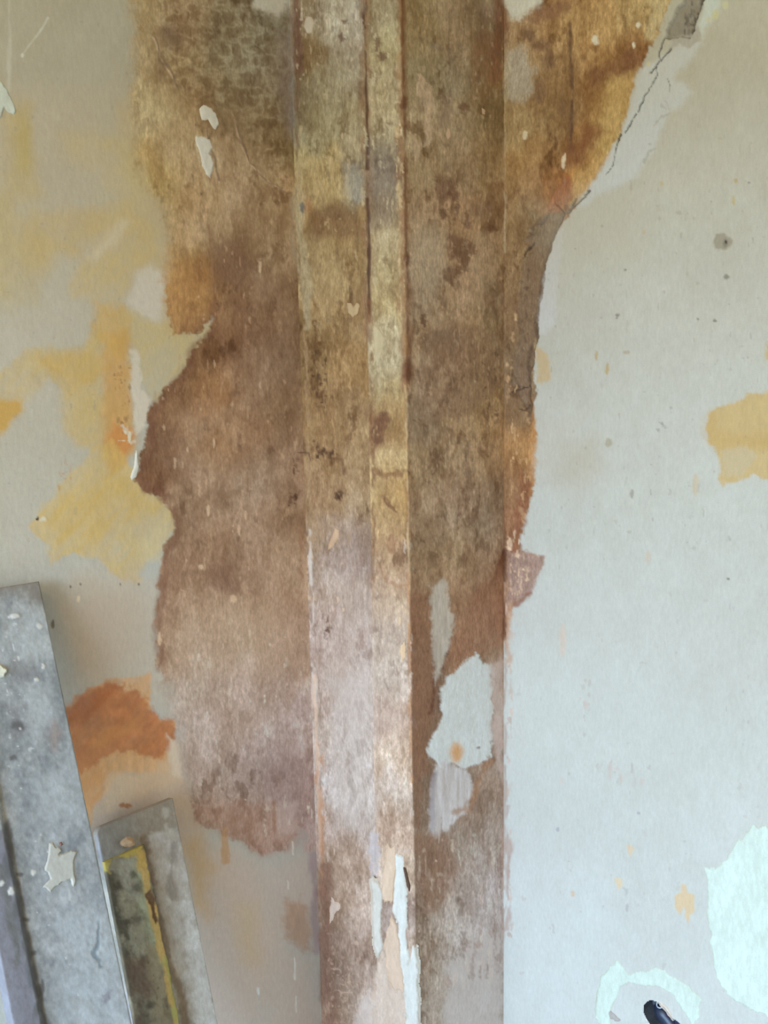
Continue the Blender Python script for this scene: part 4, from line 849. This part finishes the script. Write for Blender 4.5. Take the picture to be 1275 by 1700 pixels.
    scatter([(205,1480),(270,1500),(290,1700),(215,1700)], 50, (58,52,40), 1.8, 2.2, 74, 0.6, kinds=Y)
def finish_panel(w, name, mat, parent):
    w.N = np.zeros((w.nc, 2)); V0 = w.V; w.V = w.V + w.H.reshape(w.nr, w.nc)[..., None] * w.N3
    H = w.H; w.H = np.zeros_like(w.H)
    o = finish_grid(w, name, mat); w.V, w.H = V0, H
    sm = np.ones((w.nr - 1, w.nc - 1), bool); sm[0] = sm[-1] = False; sm[:, 0] = sm[:, -1] = False
    o.data.polygons.foreach_set('use_smooth', sm.ravel())
    if 'kind' in o: del o['kind']
    o.parent = parent; o.matrix_parent_inverse = parent.matrix_world.inverted()
    return o
def empty(name, loc):
    e = bpy.data.objects.new(name, None); e.empty_display_size = 0.1; COL.objects.link(e); e.location = loc
    e.matrix_world = Matrix.Translation(Vector(loc)); return e

# ------------------------------------------------------------------ thin coats, flakes and splashes with an edge of their own
def plane_of(surf):
    if surf == 'left': return np.array([1.0, 0, 0]), 0.0
    if surf == 'right': return np.array([0, -1.0, 0]), 0.0
    if surf == 'a': return np.array([0, -1.0, 0]), PD
    if surf == 'b': return np.array([1.0, 0, 0]), PW
    nl = math.hypot(CH_A, CH_B); n = np.array([CH_B / nl, -CH_A / nl, 0]); return n, float(n[:2] @ np.array([PW - CH_A, -PD]))
def slab(name, surf, pts, rgb, thick=0.0014, jit=2.0, parent=None, step=1.7, frame=None, base=0.0, label=None, k=1.0, tex=0.07, ws=11, edge=2.2, anis=(6, 20)):
    """a coat or flake of its own: a little relief grid whose rim dives under the surface it sticks to"""
    _seed[0] += 1; sd = _seed[0]
    if frame is not None: nv = frame['nn']; c = float(nv @ frame['o'])
    else: nv, c = plane_of(surf)
    c += base
    P = np.asarray(pts, float); lo = P.min(0) - 5 - 1.5 * jit; hi = P.max(0) + 5 + 1.5 * jit
    gx = np.arange(lo[0], hi[0] + step, step); gy = np.arange(lo[1], hi[1] + step, step)
    X, Y = np.meshgrid(gx, gy); nr, nc = X.shape; x, y = X.ravel(), Y.ravel()
    d = sdf_poly(x + jit * fbm(x, y, ws * 0.8, ws * 1.5, 4, sd, 0.7), y + 1.6 * jit * fbm(x + 50, y, ws * 0.6, ws * 1.6, 4, sd + 3, 0.7), pts)
    h = np.where(d < 0, thick * np.clip(-d / edge, 0, 1), -0.0022 * np.clip(d / 3.0, 0, 1)) + 0.10 * thick * fbm(x, y, 12, 16, 3, sd + 8)
    D = FWD[None] + RGT[None] * ((x - CX) / F_PX)[:, None] - UPV[None] * ((y - CY) / F_PX)[:, None]
    t = (c - CAM @ nv) / (D @ nv); V = CAM + D * t[:, None] + nv * h[:, None]
    q = np.arange(nr * nc).reshape(nr, nc); q = np.stack([q[:-1, :-1], q[1:, :-1], q[1:, 1:], q[:-1, 1:]], -1).reshape(-1, 4)
    q = q[(d[q] < 3.2).any(1)]
    used, inv = np.unique(q, return_inverse=True); q = inv.reshape(-1, 4)
    me = bpy.data.meshes.new(name); V = V[used]
    me.vertices.add(len(V)); me.vertices.foreach_set('co', V.reshape(-1).astype(np.float32))
    me.loops.add(q.size); me.loops.foreach_set('vertex_index', q.reshape(-1).astype(np.int32))
    me.polygons.add(len(q)); me.polygons.foreach_set('loop_start', np.arange(0, q.size, 4, dtype=np.int32))
    me.polygons.foreach_set('use_smooth', np.ones(len(q), bool)); me.update(calc_edges=True)
    x, y, d = x[used], y[used], d[used]; cen = P.mean(0)
    col = albedo(rgb, cen[0], cen[1], surf if frame is None else 'board') * k
    n = fbm(x, y, anis[0], anis[1], 4, sd + 5) + 0.6 * fbm(x, y, 40, 40, 3, sd + 6)
    C = col[None] * np.exp(tex * n[:, None] * np.array([0.85, 1.0, 1.15]))
    rim = sstep(-3.0, 0.5, d)[:, None]; C = C * (1 - 0.22 * rim * np.array([0.7, 1.0, 1.3]))      # dirt caught along the rim
    rgba = np.full((len(V), 4), 0.12, np.float32); rgba[:, :3] = np.clip(C, 0.004, 0.93)
    me.attributes.new('paint', 'FLOAT_COLOR', 'POINT').data.foreach_set('color', rgba.ravel())
    me.materials.append(m_coat)
    o = bpy.data.objects.new(name, me); COL.objects.link(o)
    if parent is not None:
        o.parent = parent; o.matrix_parent_inverse = parent.matrix_world.inverted()
    if label: o['label'] = label
    return o

m_wall = wall_material('stained_plaster')
m_coat = wall_material('old_coat')
m_board = wall_material('board_paint')
KB = 1.06                                           # even lift of the boards' base colours
walls = [build_grid(k) for k in ('left', 'pillar', 'right')]
paint_all()
add_board_grids(); paint_boards()
# hole for the conduit in the right wall
HOLE_C = [(1069,1680),(1069,1671),(1073,1664),(1080,1661),(1087,1662),(1097,1668),(1107,1679),(1116,1692),(1121,1693),(1129,1700),(1136,1712),(1140,1730),(1130,1742),(1112,1738),(1096,1722),(1082,1703),(1074,1691)]
wr = walls[2]
i = near(wr, HOLE_C, 4); wr.keep = np.ones(len(wr.X), bool); wr.keep[i] = sdf_poly(wr.X[i], wr.Y[i], HOLE_C) > -0.5
wl_o, wp_o, wr_o = [finish_grid(w, n, m_wall) for w, n in zip(walls, ('wall_left', 'wall_pillar', 'wall_right'))]

# --- coats on the left wall
slab('paint_patch', 'left', [(-40,126),(0,132),(13,148),(22,170),(26,184),(22,192),(14,186),(8,176),(4,192),(-6,206),(-36,212),(-66,190),(-74,158)], (192,200,192), 0.0011, 2, wl_o)
slab('paint_dab', 'left', [(330,182),(338,175),(350,177),(358,190),(363,205),(358,218),(352,210),(344,201),(334,202)], (190,194,180), 0.0013, 1.5, wl_o)
slab('paint_dab', 'left', [(324,228),(336,225),(348,232),(354,244),(348,255),(355,268),(354,284),(349,296),(342,290),(335,272),(331,254),(325,242)], (192,197,184), 0.0013, 1.5, wl_o)
slab('plaster_chip', 'left', [(225,746),(229,748),(231,776),(228,790),(218,800),(216,792),(222,772)], (206,204,192), 0.0012, 1.2, wl_o)
# --- coats and flakes on the pillar
WP = (196,201,196)
slab('paint_flake', 'c', [(668,1438),(674,1440),(681,1470),(680,1482),(675,1470)], (96,74,58), 0.0022, 0.6, wp_o, label='curled paint flake edge coloured as its shade')  # dark colour stands for the shade under the curl
FL = (180,160,122)
for surf, pts, c in (('a', [(508,30),(516,26),(521,38),(518,54),(509,55),(504,44)], (176,162,128)),
                     ('a', [(575,503),(582,502),(586,510),(592,501),(597,506),(594,520),(586,528),(578,520)], (190,172,136)),
                     ('c', [(620,540),(626,542),(634,552),(639,562),(636,580),(631,600),(626,606),(622,596),(620,570)], (196,186,152)),
                     ('a', [(556,876),(562,882),(561,892),(553,908),(545,911),(549,896)], (204,182,154)),
                     ('a', [(503,948),(509,950),(508,978),(503,982),(500,965)], (190,172,146)),
                     ('a', [(558,990),(564,992),(565,1000),(559,1004)], (212,198,182)), ('a', [(567,1009),(572,1008),(573,1016),(567,1019)], (212,200,184)),
                                          ('c', [(662,1022),(668,1024),(668,1036),(663,1044),(659,1036)], (220,204,180)), ('c', [(664,1070),(673,1062),(674,1090),(668,1100),(663,1084)], (224,204,172)),
                                          ('b', [(742,210),(748,214),(750,228),(744,232),(740,222)], (166,142,108)), ('b', [(798,178),(806,182),(806,192),(799,190)], (160,138,106))):
    slab('paint_flake', surf, pts, c, 0.0008, 1.2, wp_o)
slab('paint_flake', 'c', [(641,1400),(648,1408),(655,1405),(660,1427),(656,1453),(654,1492),(638,1501),(633,1489),(635,1456),(640,1423)], (222,208,190), 0.0007, 2.4, wp_o)
slab('paint_flake', 'c', [(656,1413),(663,1418),(669,1427),(674,1466),(676,1502),(675,1558),(680,1601),(686,1563),(692,1578),(694,1660),(695,1780),(671,1780),(673,1654),(664,1601),(663,1565),(658,1525),(651,1512),(655,1469)], (222,238,244), 0.0010, 2.6, wp_o)
slab('paint_flake', 'c', [(619,1461),(630,1468),(634,1486),(633,1530),(635,1578),(627,1586),(621,1568),(619,1502)], (218,228,230), 0.0007, 2.4, wp_o)
slab('paint_flake', 'c', [(650,1520),(658,1540),(664,1562),(668,1608),(674,1647),(655,1645),(645,1627),(641,1601),(638,1568),(643,1545)], (220,208,194), 0.0006, 2.4, wp_o)
slab('paint_flake', 'a', [(551,1491),(556,1498),(562,1497),(566,1509),(556,1518),(552,1526),(547,1534),(547,1515)], (208,202,196), 0.0008, 2.2, wp_o)
# --- coats on the right wall
slab('filler_patch', 'right', [(1260,1372),(1249,1370),(1226,1394),(1206,1424),(1188,1438),(1168,1440),(1174,1462),(1174,1500),(1180,1562),(1190,1622),(1206,1652),(1240,1672),(1275,1690),(1320,1704),(1366,1676),(1398,1600),(1404,1500),(1376,1420),(1320,1384)], (221,253,254), 0.0010, 3, wr_o)
slab('filler_patch', 'right', [(1024,1594),(1036,1604),(1046,1616),(1060,1612),(1074,1611),(1088,1606),(1104,1612),(1122,1622),(1146,1638),(1158,1650),(1169,1660),(1160,1670),(1162,1690),(1150,1704),(1140,1690),(1128,1668),(1116,1652),(1098,1640),(1080,1638),(1062,1634),(1044,1632),(1030,1640),(1026,1654),(1018,1668),(1012,1680),(1016,1700),(1010,1712),(996,1700),(988,1688),(990,1650),(996,1622),(1010,1610)], (219,252,254), 0.0010, 2, wr_o)
slab('plaster_chip', 'right', [(1000,1668),(1012,1674),(1024,1688),(1034,1694),(1026,1698),(1012,1690)], (186,194,200), 0.0006, 1.2, wr_o)

# ------------------------------------------------------------------ boards
fa, fb = BOARDS['fa'], BOARDS['fb']
def base_of(fr, width): p = fr['o'] + fr['dn'] * (fr['o'][2] / -fr['dn'][2]); return (p[0], p[1] + width / 2, 0.0)
b1 = empty('painted_plank', base_of(fa, -0.17))
tag(b1, 'wide grey mottled board with a white plaster splash, leaning on the left wall', 'board', kind='thing')
body1 = finish_panel(BOARDS['w1'], 'body', m_board, b1)
splash = slab('plaster_splash', 'left', [(82,1400),(88,1398),(92,1405),(97,1403),(103,1413),(98,1419),(110,1415),(118,1412),(128,1412),(125,1422),(122,1432),(124,1450),(127,1465),(124,1473),(120,1470),(117,1460),(108,1463),(98,1468),(90,1475),(84,1483),(79,1478),(71,1473),(76,1464),(83,1460),(78,1448),(73,1445),(78,1430),(80,1418)], (180,186,184), 0.0018, 1.2, b1, 1.3, fa, k=0.95, label='white plaster splash')
slab('plaster_splash', 'left', [(-8,1106),(-2,1103),(3,1104),(6,1108),(11,1110),(12,1116),(8,1119),(7,1124),(0,1125),(-8,1122)], (226,226,216), 0.0035, 0.8, b1, 1.3, fa, label='white plaster crumb')
slab('brick_chip', 'left', [(97,1399),(102,1397),(104,1402),(101,1405)], (140,92,88), 0.0024, 0.6, splash, 1.0, fa, k=0.9, label='reddish chip in the splash')
b2 = empty('batten_board', base_of(fb, -0.13))
tag(b2, 'narrow pale grey board carrying a flaking yellow batten, standing right of the wider board', 'board', kind='thing')
body2 = finish_panel(BOARDS['w2'], 'body', m_board, b2)
bat = finish_panel(BOARDS['w3'], 'batten', m_board, b2); bat['label'] = 'dirty batten with flaking yellow paint'
slab('paint_flake', 'left', [(204,1400),(212,1393),(220,1395),(222,1401),(212,1402)], (196,176,150), 0.0012, 0.8, bat, 1.3, fb, base=0.0075)

# ------------------------------------------------------------------ conduit in its hole
def rp(px, py, depth): p = hit(px, py, 1, 0.0); return p + np.array([0, depth, 0])
m_black = plain('conduit_plastic', (0.020, 0.030, 0.060), 0.35, 0.35, 60, 0.5)
m_dark = plain('dark_lining', (0.10, 0.105, 0.12), 0.9, 0.3, 60)  # dark sides and back of the hole
m_ring = plain('eyelet_metal', (0.45, 0.50, 0.56), 0.4, 0.1, 40, 0.5)
cd = empty('cable_conduit', tuple(rp(1103, 1700, 0.012)))
tag(cd, 'blue-black cable conduit end sunk in the hole ringed by white filler', 'conduit', kind='thing')
hq = np.array(HOLE_C, float); n = len(hq); hc = hq.mean(0)
V = [rp(x, y, -0.0006) for x, y in hc + (hq - hc) * 1.04] + [rp(x, y, 0.03) for x, y in hc + (hq - hc) * 0.98] + [rp(hc[0], hc[1], 0.03)]
F = [(i, n + i, n + (i + 1) % n, (i + 1) % n) for i in range(n)] + [(n + i, 2 * n, n + (i + 1) % n) for i in range(n)]
hole = new_mesh('hole_lining', V, F, m_dark, wr_o); hole.matrix_parent_inverse = wr_o.matrix_world.inverted()
def tube(name, path, rad, mat, parent, seg=18, cap=True):
    path = [np.array(p, float) for p in path]; V, F = [], []
    for k, p in enumerate(path):
        t = path[min(k + 1, len(path) - 1)] - path[max(k - 1, 0)]; t /= np.linalg.norm(t)
        a = np.cross(t, [0, 0.3, 1.0]); a /= np.linalg.norm(a); b = np.cross(t, a); r = rad[k] if hasattr(rad, '__len__') else rad
        for s in range(seg): V.append(p + r * (math.cos(2 * math.pi * s / seg) * a + math.sin(2 * math.pi * s / seg) * b))
    for k in range(len(path) - 1):
        for s in range(seg): F.append((k * seg + s, k * seg + (s + 1) % seg, (k + 1) * seg + (s + 1) % seg, (k + 1) * seg + s))
    if cap: F.append(tuple(range(seg))[::-1]); F.append(tuple(range((len(path) - 1) * seg, len(path) * seg)))
    o = new_mesh(name, V, F, mat, None, True); o.parent = parent; o.matrix_parent_inverse = parent.matrix_world.inverted(); return o
R0 = 0.0145
pth = [rp(1080 + 44 * t, 1676 + 52 * t, 0.020 - 0.004 * t) for t in np.linspace(0, 1, 9)]
tube('conduit', pth, [R0 * s for s in (0.35, 0.8, 1.0, 1.0, 0.96, 1.0, 0.96, 1.0, 1.0)], m_black, cd)
ringp = [rp(1093 + 5.5 * math.cos(a), 1671 + 5.5 * math.sin(a), 0.006) for a in np.linspace(0, 2 * math.pi, 17)]
tube('eyelet', ringp, 0.0012, m_ring, cd, 8, False)
tube('cable', [rp(1118, 1694, 0.014), rp(1126, 1702, 0.004), rp(1136, 1716, 0.002), rp(1142, 1736, 0.004)], 0.006, m_black, cd, 12)
slab('filler_lip', 'right', [(1092,1662),(1100,1664),(1108,1672),(1115,1682),(1117,1691),(1113,1687),(1106,1677),(1098,1668)], (238,248,252), 0.0030, 0.5, wr_o, 1.2)
